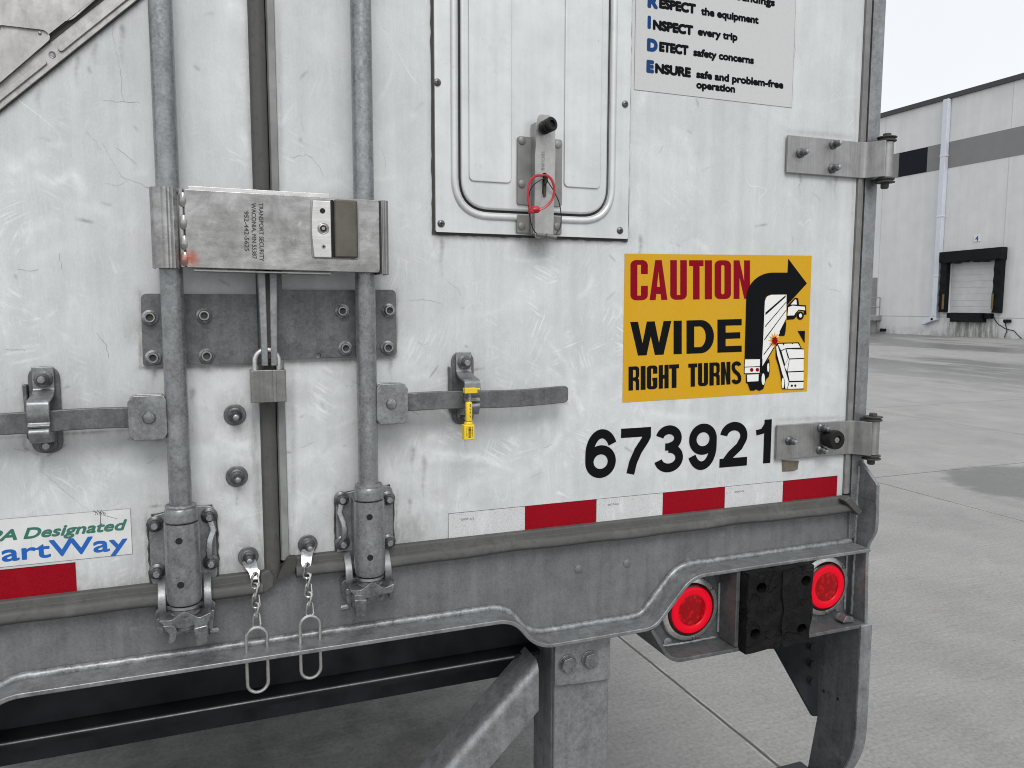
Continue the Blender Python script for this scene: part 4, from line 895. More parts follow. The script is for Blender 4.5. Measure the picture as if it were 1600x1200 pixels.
# ---------- holdback chains
def link_path(c, L, wd, rotz, twist=0.0, n=10):
    P = []; st = (L-wd)/2
    for k in range(n+1): t = math.pi*k/n; P.append((wd/2*math.cos(t), st+wd/2*math.sin(t)))
    for k in range(n+1): t = math.pi+math.pi*k/n; P.append((wd/2*math.cos(t), -st+wd/2*math.sin(t)))
    out = []
    for a, h in P:
        r = rotz+twist*(h/(L/2)); out.append((c[0]+a*math.cos(r), c[1]+a*math.sin(r), c[2]+h))
    return out
def chain(x, z, tabx, tabz, ringtop, ringbot, rx, lab):
    m = MB(); m.lathe([(.0165, 0), (.0165, .0018), (.0155, .0026), (.0120, .0028), (.0115, .004), (.0100, .005)], (x, -.0003, z), (0, -1, 0), 32)
    c = obj('holdback_chain', m, M['galv_dark'], tr, label=lab); bolt(c, x+.001, -.0045, z-.001, LONG)
    m = MB(); dx = tabx-x
    pr = [(x-.0115, z-.006), (x+.0115, z-.003), (x+dx*.7+.0085, z-.020), (tabx+.0085, tabz+.004), (tabx+.006, tabz-.010), (tabx-.006, tabz-.010), (tabx-.0085, tabz+.002), (x+dx*.6-.0095, z-.018)]
    vs = []
    hole = [(tabx+.0034*math.cos(t*.6), tabz-.001+.0034*math.sin(t*.6)) for t in range(10)]
    v2, f2 = curve_mesh([fillet(pr, .003, 4, True), hole], .0011)
    def fold(zz): return -.0085 if zz > z-.012 else -.0085-.012*min(1, (z-.012-zz)/.022)
    m.add([(a, fold(b_)-q_, b_) for a, b_, q_ in v2], f2); obj('tab', m, M['nut_light'], c)
    y0 = -.020; n = 5; zt = tabz-.002; zb_ = ringtop+.004; pit = (zt-zb_)/n
    for k in range(n):
        t = (k+.5)/n; cx = tabx+(rx-tabx)*t
        m = MB(); m.tube(link_path((cx, y0-.003, zt-pit*(k+.5)), pit+.0095, .0128, R(20+85*(k % 2)), R(38)), .00185, 8, True); obj('chain_link', m, M['wire'], c)
    L = ringtop-ringbot
    m = MB(); m.tube(link_path((rx-.001, y0-.004, (ringtop+ringbot)/2), L, .0335, R(4), 0, 14), .0029, 10, True); obj('end_ring', m, M['wire'], c); return c
cA = Q(388, 870, -.004); cB = Q(481, 851, -.004)
chain(cA[0], cA[1], *Q(398, 897, -.02), Q(403, 980, -.024)[1], Q(403, 1081, -.024)[1], Q(403, 1030, -.024)[0], 'wire chain with long ring hanging on the left side of the seam')
chain(cB[0], cB[1], *Q(479, 882, -.02), Q(486, 962, -.024)[1], Q(486, 1059, -.024)[1], Q(486, 1010, -.024)[0], 'wire chain with long ring hanging on the right side of the seam')

# ---------- hinges
def hinge(z, lab, stop):
    m = MB(); xb, yb, rbar = .066, -.030, .0145
    pr = [(-.180, -.0065), (.020, -.0065), (.030, -.010), (.040, -.030+.0), (.050, -.0445)]
    top_ = fillet(pr, [0, .006, .008, .008, 0], 4)
    # strap profile in xy, swept over z
    L1 = offset_path(top_, .003); L2 = offset_path(top_, -.003)[::-1]; n = len(top_); N = 2*n
    LL_ = L1+L2; h = .038
    vs = [(a, c_, z-h) for a, c_ in LL_]+[(a, c_, z+h) for a, c_ in LL_]; fs = []
    for i in range(n-1): fs.append((i, i+1, N-2-i, N-1-i)); fs.append((N+N-1-i, N+N-2-i, N+i+1, N+i))
    fs += [(i, i+N, (i+1) % N+N, (i+1) % N) for i in range(N)]
    m.add(vs, fs); m.lathe([(rbar, -h), (rbar, h)], (xb, yb, z), (0, 0, 1), 30)
    hg = obj('hinge', m, M['inox_dull'], tr, bevel=.0012, label=lab)
    for s in (1, -1):
        m = MB(); m.lathe([(.0195, h+.0005), (.0195, h+.004), (.016, h+.0045), (.016, h+.0075), (.0205, h+.008), (.0205, h+.0105), (.012, h+.011)], (xb, yb, z), (0, 0, s), 26)
        m.lathe([(.0095, h+.011), (.0095, h+.017 if s > 0 else h+.020), (.007, h+.018 if s > 0 else h+.023)], (xb, yb, z), (0, 0, s), 6); obj('hinge_pin', m, M['gasket_dark'], hg, bevel=.0006)
    for zl in (z+h+.0005, z-h-.006): m = MB(); m.box(.055, .071, -.026, .0, zl, zl+.0055); obj('hinge_lug', m, M['galv_dark'], hg, bevel=.001)
    for dx, dz in ((-.148, .003), (-.062, .027), (-.062, -.023)): bolt(hg, dx, -.0096, z+dz, LONG)
    if stop:
        m = MB(); x, zz = -.046, z+.003; m.lathe([(.0145, 0), (.0185, .004), (.0190, .012), (.0215, .020), (.0215, .029), (.0195, .034), (.010, .0345), (.0085, .031)], (x, -.0096, zz), (0, -1, 0), 32); st_ = obj('rubber_stop', m, M['blackp'], hg)
        m = MB(); m.lathe([(.0065, .030), (.0065, .0325), (.003, .033)], (x, -.0096, zz), (0, -1, 0), 8); obj('screw', m, M['edge'], hg)
    return hg
hinge(1.9455, 'steel strap hinge with three bolts above the yellow decal', False)
hinge(1.3375, 'steel strap hinge with black rubber stop beside the unit number', True)
mb = MB(); fill(mb, [[Q(u, v) for u, v in ((1221, 719), (1248, 720), (1246, 733), (1240, 736), (1222, 737))]], -.0007); obj('adhesive_patch', mb, M['patch'], dR, smooth=0)

# ---------- vent hatch
vh_x0, vh_x1, vh_z0, vh_z1 = -.936, -.553, 1.759, 2.44
lx0, lx1, lz0, lz1 = -.891, -.600, 1.800, 2.38
def rr_(i): return rrect(lx0-i, lz0-i, lx1+i, lz1+i, .055+i, 9)
mb = MB(); holed(mb, [rrect(vh_x0, vh_z0, vh_x1, vh_z1, .003, 2), rr_(.0034)], -.0085, -.0009)
hat = obj('vent_hatch', mb, M['hatch'], tr, bevel=.0020, seg=3, label='framed vent hatch with rounded lid in the right door')
mb = MB(); mb.prism(rough_rect(vh_x0-.0046, vh_z0-.0046, vh_x1+.0036, vh_z1+.003, .0009, 50, 8), -.0028, -.0004); obj('hatch_seal', mb, M['gasket_dark'], hat)
mb = MB(); mb.tube([(a, -.0075, c) for a, c in rr_(.0105)], .0068, 12, True, flat=.95); obj('hatch_bead', mb, M['hatch'], hat)
mb = MB(); mb.prism(rr_(-.0012), -.0118, -.0029); obj('hatch_lid', mb, M['hatch'], hat, bevel=.0070, seg=6)
for a, bq, zb_, zt_ in ((-.876, -.796, 1.849, 2.33), (-.692, -.617, 1.849, 2.33)):
    mb = MB(); mb.prism(rrect(a, zb_, bq, zt_, .010, 5), -.0150, -.0114); obj('pressed_panel', mb, M['hatch'], hat, bevel=.0034, seg=4)
for u, v in ((684, 128), (690, 349), (978, 162), (970, 360)):
    x, z = Q(u, v, -.012); m = MB(); m.lathe([(.0066, 0), (.0064, .0018), (.0045, .0035), (.0015, .0040)], (x, -.0084, z), (0, -1, 0), 18); m.box(x-.0032, x+.0032, -.0128, -.0110, z-.0006, z+.0006, 1); m.box(x-.0006, x+.0006, -.0129, -.0110, z-.0032, z+.0032, 1); obj('screw', m, [M['nut'], M['hole']], hat)
mb = MB(); mb.prism(rrect(-.7855, 1.812, -.697, 1.933, .006, 4), -.0165, -.0112); lp = obj('latch_plate', mb, M['edge'], hat, bevel=.001)
mb = MB(); mb.prism(rrect(-.7855, 1.7615, -.6965, 1.795, .003, 3), -.0160, -.0100); mb.prism([(-.762, 1.759), (-.722, 1.759), (-.722, 1.797), (-.762, 1.797)], -.024, -.0155); kp = obj('latch_keeper', mb, M['edge'], hat, bevel=.0015)
for x, z in ((-.777, 1.925), (-.777, 1.849), (-.706, 1.924), (-.777, 1.774), (-.706, 1.776)): m = MB(); m.lathe([(.0070, 0), (.0068, .0018), (.0045, .0030), (.001, .0034)], (x, -.0164 if z > 1.8 else -.0159, z), (0, -1, 0), 18); obj('rivet', m, M['edge'], hat)
# lever: channel, leaning out at the top
m = MB(); lv = fillet([(-.757, 1.752), (-.721, 1.752), (-.7205, 1.90), (-.724, 1.962), (-.734, 1.968), (-.756, 1.968), (-.760, 1.90)], [.006, .006, 0, .01, .004, .008, 0], 5, True)
slot = rrect(-.7445, 1.829, -.7365, 1.868, .003, 3)
v2, f2 = curve_mesh([lv, slot], .0011); m.add([(a, -.030-.010*max(0, (b_-1.78)/.19)-q_, b_) for a, b_, q_ in v2], f2)
for xs_ in (-.759, -.7225): m.add([(xs_, -.0135, 1.76), (xs_+.002, -.0135, 1.76), (xs_+.002, -.0135, 1.955), (xs_, -.0135, 1.955), (xs_, -.0292, 1.76), (xs_+.002, -.0292, 1.76), (xs_+.002, -.0372, 1.955), (xs_, -.0372, 1.955)], [(0, 1, 2, 3), (4, 7, 6, 5), (0, 4, 5, 1), (1, 5, 6, 2), (2, 6, 7, 3), (3, 7, 4, 0)])
lev = obj('latch_lever', m, M['alu'], hat, bevel=.0008)
m = MB(); m.box(-.7430, -.7385, -.037, -.014, 1.826, 1.848); m.tube([(-.741, -.020, 1.862), (-.741, -.043, 1.862), (-.741, -.0445, 1.856), (-.741, -.043, 1.850), (-.741, -.020, 1.850)], .003, 8); obj('staple', m, M['gasket_dark'], lev)
m = MB(); ax_ = (.30, -1, .16); m.lathe([(.0095, 0), (.0120, .003), (.0120, .008), (.0100, .009), (.0100, .012), (.0122, .013), (.0122, .018), (.0100, .019), (.0100, .021), (.0124, .0215), (.0124, .0255), (.0112, .027), (.0065, .0272), (.0060, .023)], (-.747, -.0405, 1.944), ax_, 28); obj('knob', m, M['blackp'], lev)
m = MB(); letter(m, 'SECURE', (-.7475, 1.905), (-.7475, 1.872), .006, -.0375, 0); 
for i, (a, y_, c) in enumerate(m.v): m.v[i] = (a, -.0313-.010*max(0, (c-1.78)/.19)-.0012, c)
obj('stamping', m, M['edge_light'], lev, smooth=0)

# ---------- placard holder (diamond), upper left
PA = Vector((-1.582, 1.909)); PB = Vector((-1.396, 2.086)); e1 = (PB-PA).normalized(); e2 = Vector((-e1.y, e1.x))
def pp(s, t): q = PA+e1*s+e2*t; return (q.x, q.y)
S0, S1, T1 = -.09, .29, .38
M['alu_dull'] = stainless('dull_aluminium', .31, .45, .5, (90, 60, 30), False)
mb = MB(); mb.prism([pp(S0, 0), pp(S1, 0), pp(S1, T1), pp(S0, T1)], -.0065, -.0009); pho = obj('placard_holder', mb, M['alu_dull'], tr, bevel=.001, label='brushed metal diamond placard holder')
mb = MB(); mb.prism([pp(S0-.002, -.0014), pp(S1+.002, -.0014), pp(S1+.002, .02), pp(S0-.002, .02)], -.004, -.0005); obj('backing_seal', mb, M['gasket_dark'], pho)
for a, c in ((S0+.01, .096), (.120, S1-.02)):
    mb = MB(); mb.prism([pp(*q) for q in rrect(a, .0075, c, .0155, .004, 4)], -.0095, -.0064); obj('pressed_rib', mb, M['alu_dull'], pho, bevel=.0018, seg=3)
mb = MB(); q = pp(.109, .013); mb.lathe([(.0048, 0), (.0046, .0012), (.0030, .0006), (.0025, .0002)], (q[0], -.0066, q[1]), (0, -1, 0), 16); obj('rivet', mb, M['cast'], pho)
# inner tray: groove, raised rim, two flip-plate pockets separated by a level bar
mb = MB(); mb.prism([pp(S0+.03, .0265), pp(S1-.03, .0265), pp(S1-.03, T1-.03), pp(S0+.03, T1-.03)], -.0078, -.0066); obj('tray', mb, M['gasket_dark'], pho)
def pz(lst): return [Q(u, v, -.012) for u, v in lst]
tray_o = [pp(S0+.03, .0325), pp(S1-.03, .0325), pp(S1-.03, T1-.03), pp(S0+.03, T1-.03)]
pk1 = fillet(pz([(-120, 190), (0, 39), (70, 47), (78, 55), (78, 62), (-30, 155)]), [.0, 0, .006, .006, .008, .0], 4, True)
pk2 = fillet(pz([(-100, 12), (92, 34), (112, 32), (240, -80), (60, -160)]), [0, .004, .012, 0, 0], 4, True)
mb = MB(); holed(mb, [tray_o, pk1, pk2], -.0128, -.0079); obj('tray_rim', mb, M['alu_dull'], pho, bevel=.0018, seg=3)
mb = MB(); mb.prism(fillet(pk1, 0, 1, True) if False else pk1, -.0092, -.0080); mb.prism(pk2, -.0106, -.0080); obj('flip_plate', mb, M['alu_dull'], pho)
mb = MB(); x, z = Q(62, 52, -.0095); mb.lathe([(.0025, 0), (.0022, .0012), (.001, .0016)], (x, -.0092, z), (0, -1, 0), 12); obj('pin', mb, M['cast'], pho)

# ------------------------------------------------------------------ decals
YD = -.0006
# reflective tape
def tape(x1, ztop, n, first, parent, zslope=0, lab=None):
    mb = MB(); blk = .1524
    for k in range(n):
        a, c = x1-blk*(k+1), x1-blk*k; red = (k % 2 == 0) == (first == 'red'); mb.flat([(a, ztop-.0508), (c, ztop-.0508), (c, ztop), (a, ztop)], [(0, 1, 2, 3)], YD, 0 if red else 1)
        for zz in (ztop-.0003, ztop-.0505): stroke(mb, [(a, zz), (c, zz)], .0007, YD-.0001, 2)
        if not red: stroke(mb, [(a+.0004, ztop), (a+.0004, ztop-.0508)], .0006, YD-.00015, 2); letter(mb, 'DOT-C2', (a+.026, ztop-.0155), (a+.050, ztop-.0155), .0036, YD-.0003, 2)
    return obj('reflective_tape', mb, [M['taper'], M['tapew'], M['ink']], parent, smooth=0, label=lab)
tape(0.0, 1.25, 6, 'red', dR, lab='red and white reflective strip below the unit number')
tape(-1.5195, 1.2305, 3, 'red', dL, lab='red reflective strip below the mileage sticker')
# unit number
mb = MB(); ink = 0
def zz9(a, b_): return Q(880+a/2.963, 630+b_/2.963)
def digit(n, xa, xb, yt, yb):
    (x0, z0), (x1, z1) = zz9(xa, yb), zz9(xb, yt); W_, H_ = x1-x0, z1-z0; wd = .0188; y = YD-.0001
    def p(u, v): return (x0+u*W_, z0+v*H_)
    def ell(cu, cv, ru, rv, a0, a1, k=28): return [p(cu+ru*math.cos(R(a0+(a1-a0)*i/k)), cv+rv*math.sin(R(a0+(a1-a0)*i/k))) for i in range(k+1)]
    hu = wd/2/W_; hv = wd*.92/2/H_
    if n in '69':
        f = (lambda L: L) if n == '6' else (lambda L: [(x0+x1-a, z0+z1-c) for a, c in L])
        stroke(mb, f(ell(.50, .335, .50-hu, .335-hv, 0, 360, 40)[:-1]), wd*.97, y, 0, True)
        stroke(mb, f([p(hu, .33), p(hu, .46)] + ell(.53, .50, .53-hu, .50-hv, 172, 28, 26)), wd*.97, y-.00005)
    if n == '7':
        stroke(mb, [p(0, 1-hv), p(1, 1-hv)], wd, y)
        stroke(mb, [p(1-hu*.8, .99-hv*1.6), p(.80, .72), p(.58, .50), p(.42, .26), p(.33, 0)], wd*.97, y-.00005)
        stroke(mb, [p(1-hu*1.9, 1-hv), p(1, 1-hv)], wd, y-.0001)
    if n == '3':
        stroke(mb, ell(.48, .725, .46-hu, .275-hv, 168, -85, 26), wd*.97, y); stroke(mb, ell(.49, .30, .51-hu, .30-hv, 92, -168, 28), wd*.97, y-.00005)
        stroke(mb, [p(.36, .545), p(.56, .545)], wd*.8, y-.0001)
    if n == '2':
        stroke(mb, ell(.49, .68, .50-hu, .32-hv, 172, -25, 26)+[p(.70, .44), p(.40, .27), p(.22, .12), p(.17, .06)], wd*.97, y); stroke(mb, [p(0, hv), p(1, hv)], wd, y-.00005)
    if n == '1':
        stroke(mb, [p(1-hu, 0), p(1-hu, 1)], wd*1.02, y); stroke(mb, [p(0, .715), p(.40, .74), p(1-hu*1.3, .90)], wd*.62, y-.00005)
for n, xa, xb, yt, yb in (('6', 100, 246, 117, 351), ('7', 264, 406, 111, 331), ('3', 421, 558, 99, 324), ('9', 578, 713, 91, 313), ('2', 722, 856, 83, 297), ('1', 888, 965, 74, 282)): digit(n, xa, xb, yt, yb)
obj('unit_number', mb, M['ink'], dR, smooth=0)

# safety decal
def z4(a, b_): return Q(960+a/3.478, b_/3.478)
mb = MB(); zr = 2.041
mb.flat([(-.5405, zr), (-.1665, zr), (-.1665, 2.44), (-.5405, 2.44)], [(0, 1, 2, 3)], YD, 0)
for a, c in (((-.5405, zr), (-.1665, zr)), ((-.1665, zr), (-.1665, 2.44)), ((-.5405, 2.44), (-.5405, zr))): stroke(mb, [a, c], .0007, YD-.00008, 3)
def line_(s, a0, b0, a1, b1, cap, mi, bold, **k):
    (x0, z0), (x1, z1) = z4(a0, b0), z4(a1, b1); zm = (z0+z1)/2; letter(mb, s, (x0, zm), (x1, zm), cap, YD-.00015, mi, bold, **k)
zc_ = .0152
for big, a0, a1, b_, rest, r0, rb0, r1, rb1, wds, w0, wb0, w1, wb1 in (
    ('R', 178, 236, 38, 'ESPECT', 240, 43, 443, 70, 'the equipment', 468, 81, 783, 126),
    ('I', 178, 197, 152, 'NSPECT', 206, 160, 428, 186, 'every trip', 451, 191, 668, 219),
    ('D', 175, 234, 274, 'ETECT', 240, 276, 403, 297, 'safety concerns', 427, 303, 757, 345),
    ('E', 172, 214, 391, 'NSURE', 218, 394, 416, 417, 'safe and problem-free', 443, 422, 917, 479)):
    x0, zq = z4(a0, b_); x1 = z4(a1, b_)[0]
    letter(mb, big, (x0+.0025, zq+.001), (x1-.0025, zq+.001), .0205, YD-.0004, 1, .0024, nb=10)
    line_(rest, r0+6, rb0, r1-6, rb1, .0162, 2, .0019, nb=10); line_(wds, w0+3, wb0, w1-3, wb1, .0136, 2, .0013, nb=10)
line_('operation', 446, 478, 652, 502, .0136, 2, .0013, nb=10); line_('surroundings', 555, -18, 868, 30, .0136, 2, .0013, nb=10)
x0, zq = z4(180, -75); x1 = z4(236, -75)[0]; letter(mb, 'P', (x0+.002, zq), (x1-.002, zq), .0205, YD-.0004, 1, .0022)
obj('safety_decal', mb, [M['clear'], M['blue'], M['ink'], M['edge']], dR, smooth=0)

# mileage sticker on the left door
def z8(a, b_): return Q(a/6.154, 780+b_/6.154)
mb = MB(); x1 = -1.4388; zt, zb = 1.3085, 1.2345
mb.flat([(-1.95, zb), (x1, zb), (x1, zt), (-1.95, zt)], [(0, 1, 2, 3)], YD, 0)
for a, c in (((-1.95, zt), (x1, zt)), ((x1, zt), (x1, zb)), ((x1, zb), (-1.95, zb))): stroke(mb, [a, c], .0006, YD-.00008, 3)
A_, B_ = z8(232, 378), z8(1222, 288); zg = (A_[1]+B_[1])/2; letter(mb, 'Designated', (A_[0], zg), (B_[0], zg), .0165, YD-.00015, 1, .0009, .28)
A2, B2 = z8(-330, 420), z8(160, 392); letter(mb, 'EPA', (A2[0]+.012, zg), (B2[0], zg), .0165, YD-.00015, 1, .0009, .28)
A_, B_ = z8(25, 592), z8(1226, 520); zg = (z8(190, 580)[1]+z8(1000, 500)[1])/2; wd_ = B_[0]-A_[0]
letter(mb, 'artWay', (A_[0], zg), (B_[0], zg), .0265, YD-.00015, 2, .0009, .0, nb=10); letter(mb, 'Sm', (A_[0]-.125, zg), (A_[0]-.008, zg), .0265, YD-.00015, 2, .0014, .0, nb=10)
for k in range(6):
    P = [z8(900+18*k, 105+(k % 2)*15), z8(925+18*k, 135), z8(915+18*k, 150)]; stroke(mb, P, .0006, YD-.0002-.00002*k, 4)
stroke(mb, [z8(970, 110), z8(968, 235)], .0008, YD-.0004, 4); stroke(mb, [z8(990, 150), z8(1130, 188)], .0004, YD-.0004, 4)
obj('mileage_sticker', mb, [M['vinyl'], M['green'], M['blue2'], M['edge'], M['ink']], dL, smooth=0)

# caution decal
def D(a, b_): return Q(960+a/4.6147, 380+b_/4.6147)
mb = MB(); fill(mb, [[(-.5545, 1.4400), (-.0965, 1.4455), (-.0985, 1.7385), (-.5550, 1.7315)]], YD, 0)
YEL, BLK, RED, WHT, ORA = 0, 1, 2, 3, 4
lay = [0]
def poly(pts, mi, holes_=()):
    lay[0] += 1; fill(mb, [[D(*q) for q in p] for p in [pts]+list(holes_)], YD-.0001-.00003*lay[0], mi)
def glyph(outs, x0, x1, ytl, ytr, ybl, ybr, xs, xe, mi):
    """outlines in a unit box -> the letter's quad; top and bottom edges follow the word's slant between xs and xe"""
    def mp_(u, v):
        x = x0+(x1-x0)*u; t = (x-xs)/(xe-xs); a = ytl+(ytr-ytl)*t; c = ybl+(ybr-ybl)*t; return (x, c+(a-c)*v)
    poly([mp_(*q) for q in outs[0]], mi, [[mp_(*q) for q in h] for h in outs[1:]])
def rrx(x0, y0, x1, y1, rx, ry, n=6):
    P = []
    for cx, cy, a in ((x1-rx, y0+ry, -90), (x1-rx, y1-ry, 0), (x0+rx, y1-ry, 90), (x0+rx, y0+ry, 180)):
        P += [(cx+rx*math.cos(R(a+90*k/n)), cy+ry*math.sin(R(a+90*k/n))) for k in range(n+1)]
    return P
def O_(w_, h_): return [rrx(0, 0, 1, 1, .34, .13), rrx(w_, h_, 1-w_, 1-h_, .11, .05)]
def C_(w_, h_, g0=.36, g1=.65):
    out = [(1, g1)]+[(1, .87)]+arc(.66, .87, .34, .13, 0, 90, 6)+arc(.34, .87, .34, .13, 90, 180, 6)+arc(.34, .13, .34, .13, 180, 270, 6)+arc(.66, .13, .34, .13, 270, 360, 6)+[(1, g0)]
    inn = [(1-w_, g0)]+arc(.5+.11-.0, h_+.05, .5-w_-.11+.0, .05, 0, -90, 4)+arc(.39, h_+.05, .39-w_, .05, -90, -180, 4)+arc(.39, 1-h_-.05, .39-w_, .05, 180, 90, 4)+arc(.61, 1-h_-.05, .39-w_, .05, 90, 0, 4)+[(1-w_, g1)]
    return [out+inn]
def U_(w_, h_): return [[(0, 1)]+arc(.34, .13, .34, .13, 180, 270, 6)+arc(.66, .13, .34, .13, 270, 360, 6)+[(1, 1), (1-w_, 1)]+arc(.61, h_+.05, .39-w_, .05, 0, -90, 4)+arc(.39, h_+.05, .39-w_, .05, -90, -180, 4)+[(w_, 1)]]
def A_g(): return [[(0, 0), (.32, 1), (.68, 1), (1, 0), (.66, 0), (.62, .15), (.38, .15), (.34, 0)], [(.42, .33), (.58, .33), (.50, .72)]]
def T_(w_, h_): return [[(.5-w_/2, 0), (.5+w_/2, 0), (.5+w_/2, 1-h_), (1, 1-h_), (1, 1), (0, 1), (0, 1-h_), (.5-w_/2, 1-h_)]]
def I_(): return [[(0, 0), (1, 0), (1, 1), (0, 1)]]
def N_(w_): return [[(0, 0), (w_, 0), (w_, .56), (1-w_*.98, 0), (1, 0), (1, 1), (1-w_, 1), (1-w_, .46), (w_*.98, 1), (0, 1)]]
def H_(w_): return [[(0, 0), (w_, 0), (w_, .42), (1-w_, .42), (1-w_, 0), (1, 0), (1, 1), (1-w_, 1), (1-w_, .58), (w_, .58), (w_, 1), (0, 1)]]
def R_(w_): return [[(0, 0), (w_, 0), (w_, .40), (.52, .40)]+arc(.50, .30, .18, .10, 90, 0, 4)+[(.68, 0), (1, 0), (1, .34)]+arc(.84, .38, .16, .10, -20, 70, 4)+arc(.72, .62, .28, .13, -40, 0, 3)+arc(.66, .87, .34, .13, 0, 90, 6)+[(0, 1)], [(w_, .54)]+arc(.54, .60, .14, .06, -90, 0, 4)+arc(.54, .80, .14, .06, 0, 90, 4)+[(w_, .86)]]
def G_(w_, h_): 
    c = C_(w_, h_, .36, .65)[0]; k = c.index((1, .36)); return [c[:k]+[(1, .36), (1, .48), (.52, .48), (.52, .36), (1-w_, .36)]+c[k+2:]]
def D_(): return [[(0, 0), (.52, 0)]+arc(.52, .5, .48, .5, -90, 90, 18)+[(0, 1)], [(.28, .19), (.48, .19)]+arc(.48, .5, .22, .31, -90, 90, 14)+[(.28, .81)]]
def E_g(): return [[(0, 0), (1, 0), (1, .19), (.34, .19), (.34, .41), (.94, .41), (.94, .60), (.34, .60), (.34, .81), (1, .81), (1, 1), (0, 1)]]
def W_g(): return [[(.19, 0), (.40, 0), (.50, .56), (.60, 0), (.81, 0), (1, 1), (.81, 1), (.70, .36), (.595, 1), (.405, 1), (.30, .36), (.19, 1), (0, 1)]]
cau = (121, 124, 413, 400, 115, 975)
for gl, a, c in ((C_(.40, .12), 114, 240), (A_g(), 252, 381), (U_(.40, .12), 401, 521), (T_(.46, .15), 537, 641), (I_(), 650, 702), (O_(.40, .12), 721, 839), (N_(.36), 858, 976)): glyph(gl, a, c, *cau, RED)
wid = (568, 546, 812, 783, 113, 915)
for gl, a, c in ((W_g(), 112, 409), (I_(), 425, 484), (D_(), 518, 716), (E_g(), 741, 916)): glyph(gl, a, c, *wid, BLK)
rt = (890, 850, 1063, 1012, 100, 912)
for gl, a, c in ((R_(.42), 100, 177), (I_(), 188, 223), (G_(.41, .13), 232, 308), (H_(.42), 318, 389), (T_(.48, .17), 393, 464), (T_(.48, .17), 531, 595), (U_(.41, .14), 601, 673), (R_(.42), 683, 757), (N_(.41), 766, 834)): glyph(gl, a, c, *rt, BLK)
sp = []                                   # the S, one ribbon
for k in range(13): t = R(5+175*k/12); sp.append((.5+.34*math.cos(t), .80+.12*math.sin(t)))
sp += [(.17, .70), (.30, .58), (.70, .42), (.83, .30)]
for k in range(13): t = R(0-180*k/12); sp.append((.5+.34*math.cos(t), .20+.12*math.sin(t)))
def smap(u, v): x = 843+(911-843)*u; t = (x-100)/812; a = 890-40*t; c = 1063-51*t; return D(x, c+(a-c)*v)
sp = [smap(*q) for q in sp]; stroke(mb, sp, .0080, YD-.0012, BLK)
# picture: turning lorry and car
poly([(936, 832), (948, 400)]+[(948+ (1140-948)*(1-math.cos(R(a))), 400-(400-212)*math.sin(R(a))) for a in range(6, 91, 7)]+[(1246, 212), (1251, 112), (1385, 290), (1237, 452), (1240, 369), (1128, 371)]+[(1128-(1128-1082)*math.sin(R(a)), 417-46*math.cos(R(a))) for a in range(10, 91, 16)]+[(1066, 832)], BLK)
poly([(1238, 371), (1130, 372), (1098, 385), (1082, 418), (1070, 700), (1062, 838), (1062, 895), (1160, 726), (1236, 540)], WHT)
for L in ([(1086, 500), (1232, 374), (1232, 388), (1086, 520)], [(1082, 598), (1236, 420), (1236, 428), (1082, 608)], [(1078, 690), (1236, 478), (1236, 486), (1078, 702)], [(1186, 640), (1236, 540), (1236, 552), (1192, 645)], [(1072, 800), (1155, 690), (1157, 698), (1074, 808)], [(1062, 890), (1160, 724), (1162, 732), (1066, 900)]): poly(L, BLK)
poly([(1240, 452), (1300, 392), (1322, 398), (1328, 445), (1377, 448), (1382, 514), (1362, 516), (1362, 490), (1328, 485), (1310, 510), (1308, 530), (1292, 548), (1240, 552)], BLK)
poly([(1250, 462), (1280, 450), (1330, 455), (1370, 458), (1372, 484), (1325, 478), (1300, 505), (1292, 520), (1244, 522)], WHT); poly([(1268, 442), (1300, 405), (1308, 408), (1312, 442)], WHT)
def disc(cx, cy, rx, ry, mi): poly([(cx+rx*math.cos(R(a)), cy+ry*math.sin(R(a))) for a in range(0, 360, 15)], mi)
disc(1336, 522, 26, 30, BLK); disc(1338, 521, 11, 15, WHT)
poly([(1216, 590), (1236, 560), (1230, 640), (1222, 668), (1178, 668)], BLK); poly([(1318, 632), (1370, 632), (1368, 720)], BLK)
poly([(934, 834), (1064, 832), (1062, 940), (932, 942)], BLK); poly([(938, 838), (1046, 836), (1044, 886), (936, 890)], WHT); poly([(937, 896), (1044, 892), (1042, 934), (935, 937)], WHT)
disc(986, 913, 13, 14, RED); disc(1027, 912, 13, 14, RED)
poly([(945, 946), (1060, 943), (1062, 900), (1085, 860), (1112, 830), (1118, 900), (1110, 960), (1088, 985), (1070, 1050), (1042, 1064), (1015, 1052), (1005, 1062), (975, 1062), (958, 1010), (946, 1008)], BLK)
poly([(952, 948), (1036, 944), (1034, 994), (954, 998)], WHT); disc(1105, 896, 8, 32, WHT); disc(1069, 980, 12, 42, WHT)
star = [(1152+(46 if k % 2 == 0 else 24)*math.cos(R(k*15)), 700+(60 if k % 2 == 0 else 30)*math.sin(R(k*15))) for k in range(24)]; poly(star, ORA)
star = [(1152+(26 if k % 2 == 0 else 18)*math.cos(R(k*18)), 704+(36 if k % 2 == 0 else 24)*math.sin(R(k*18))) for k in range(20)]; poly(star, RED)
poly([(1158, 736), (1170, 718), (1325, 714), (1345, 758), (1364, 760), (1360, 1052), (1205, 1052), (1196, 960), (1178, 880), (1160, 826)], BLK)
poly([(1172, 738), (1252, 1000), (1240, 1048), (1228, 1048), (1222, 985), (1206, 940), (1190, 880), (1168, 800), (1162, 745)], WHT); poly([(1174, 726), (1318, 722), (1336, 752), (1232, 756), (1196, 772)], WHT)
poly([(1200, 778), (1228, 764), (1246, 830), (1226, 872)], WHT); poly([(1236, 764), (1362, 766), (1362, 826), (1256, 830)], WHT); poly([(1258, 838), (1360, 834), (1360, 918), (1244, 924)], WHT)
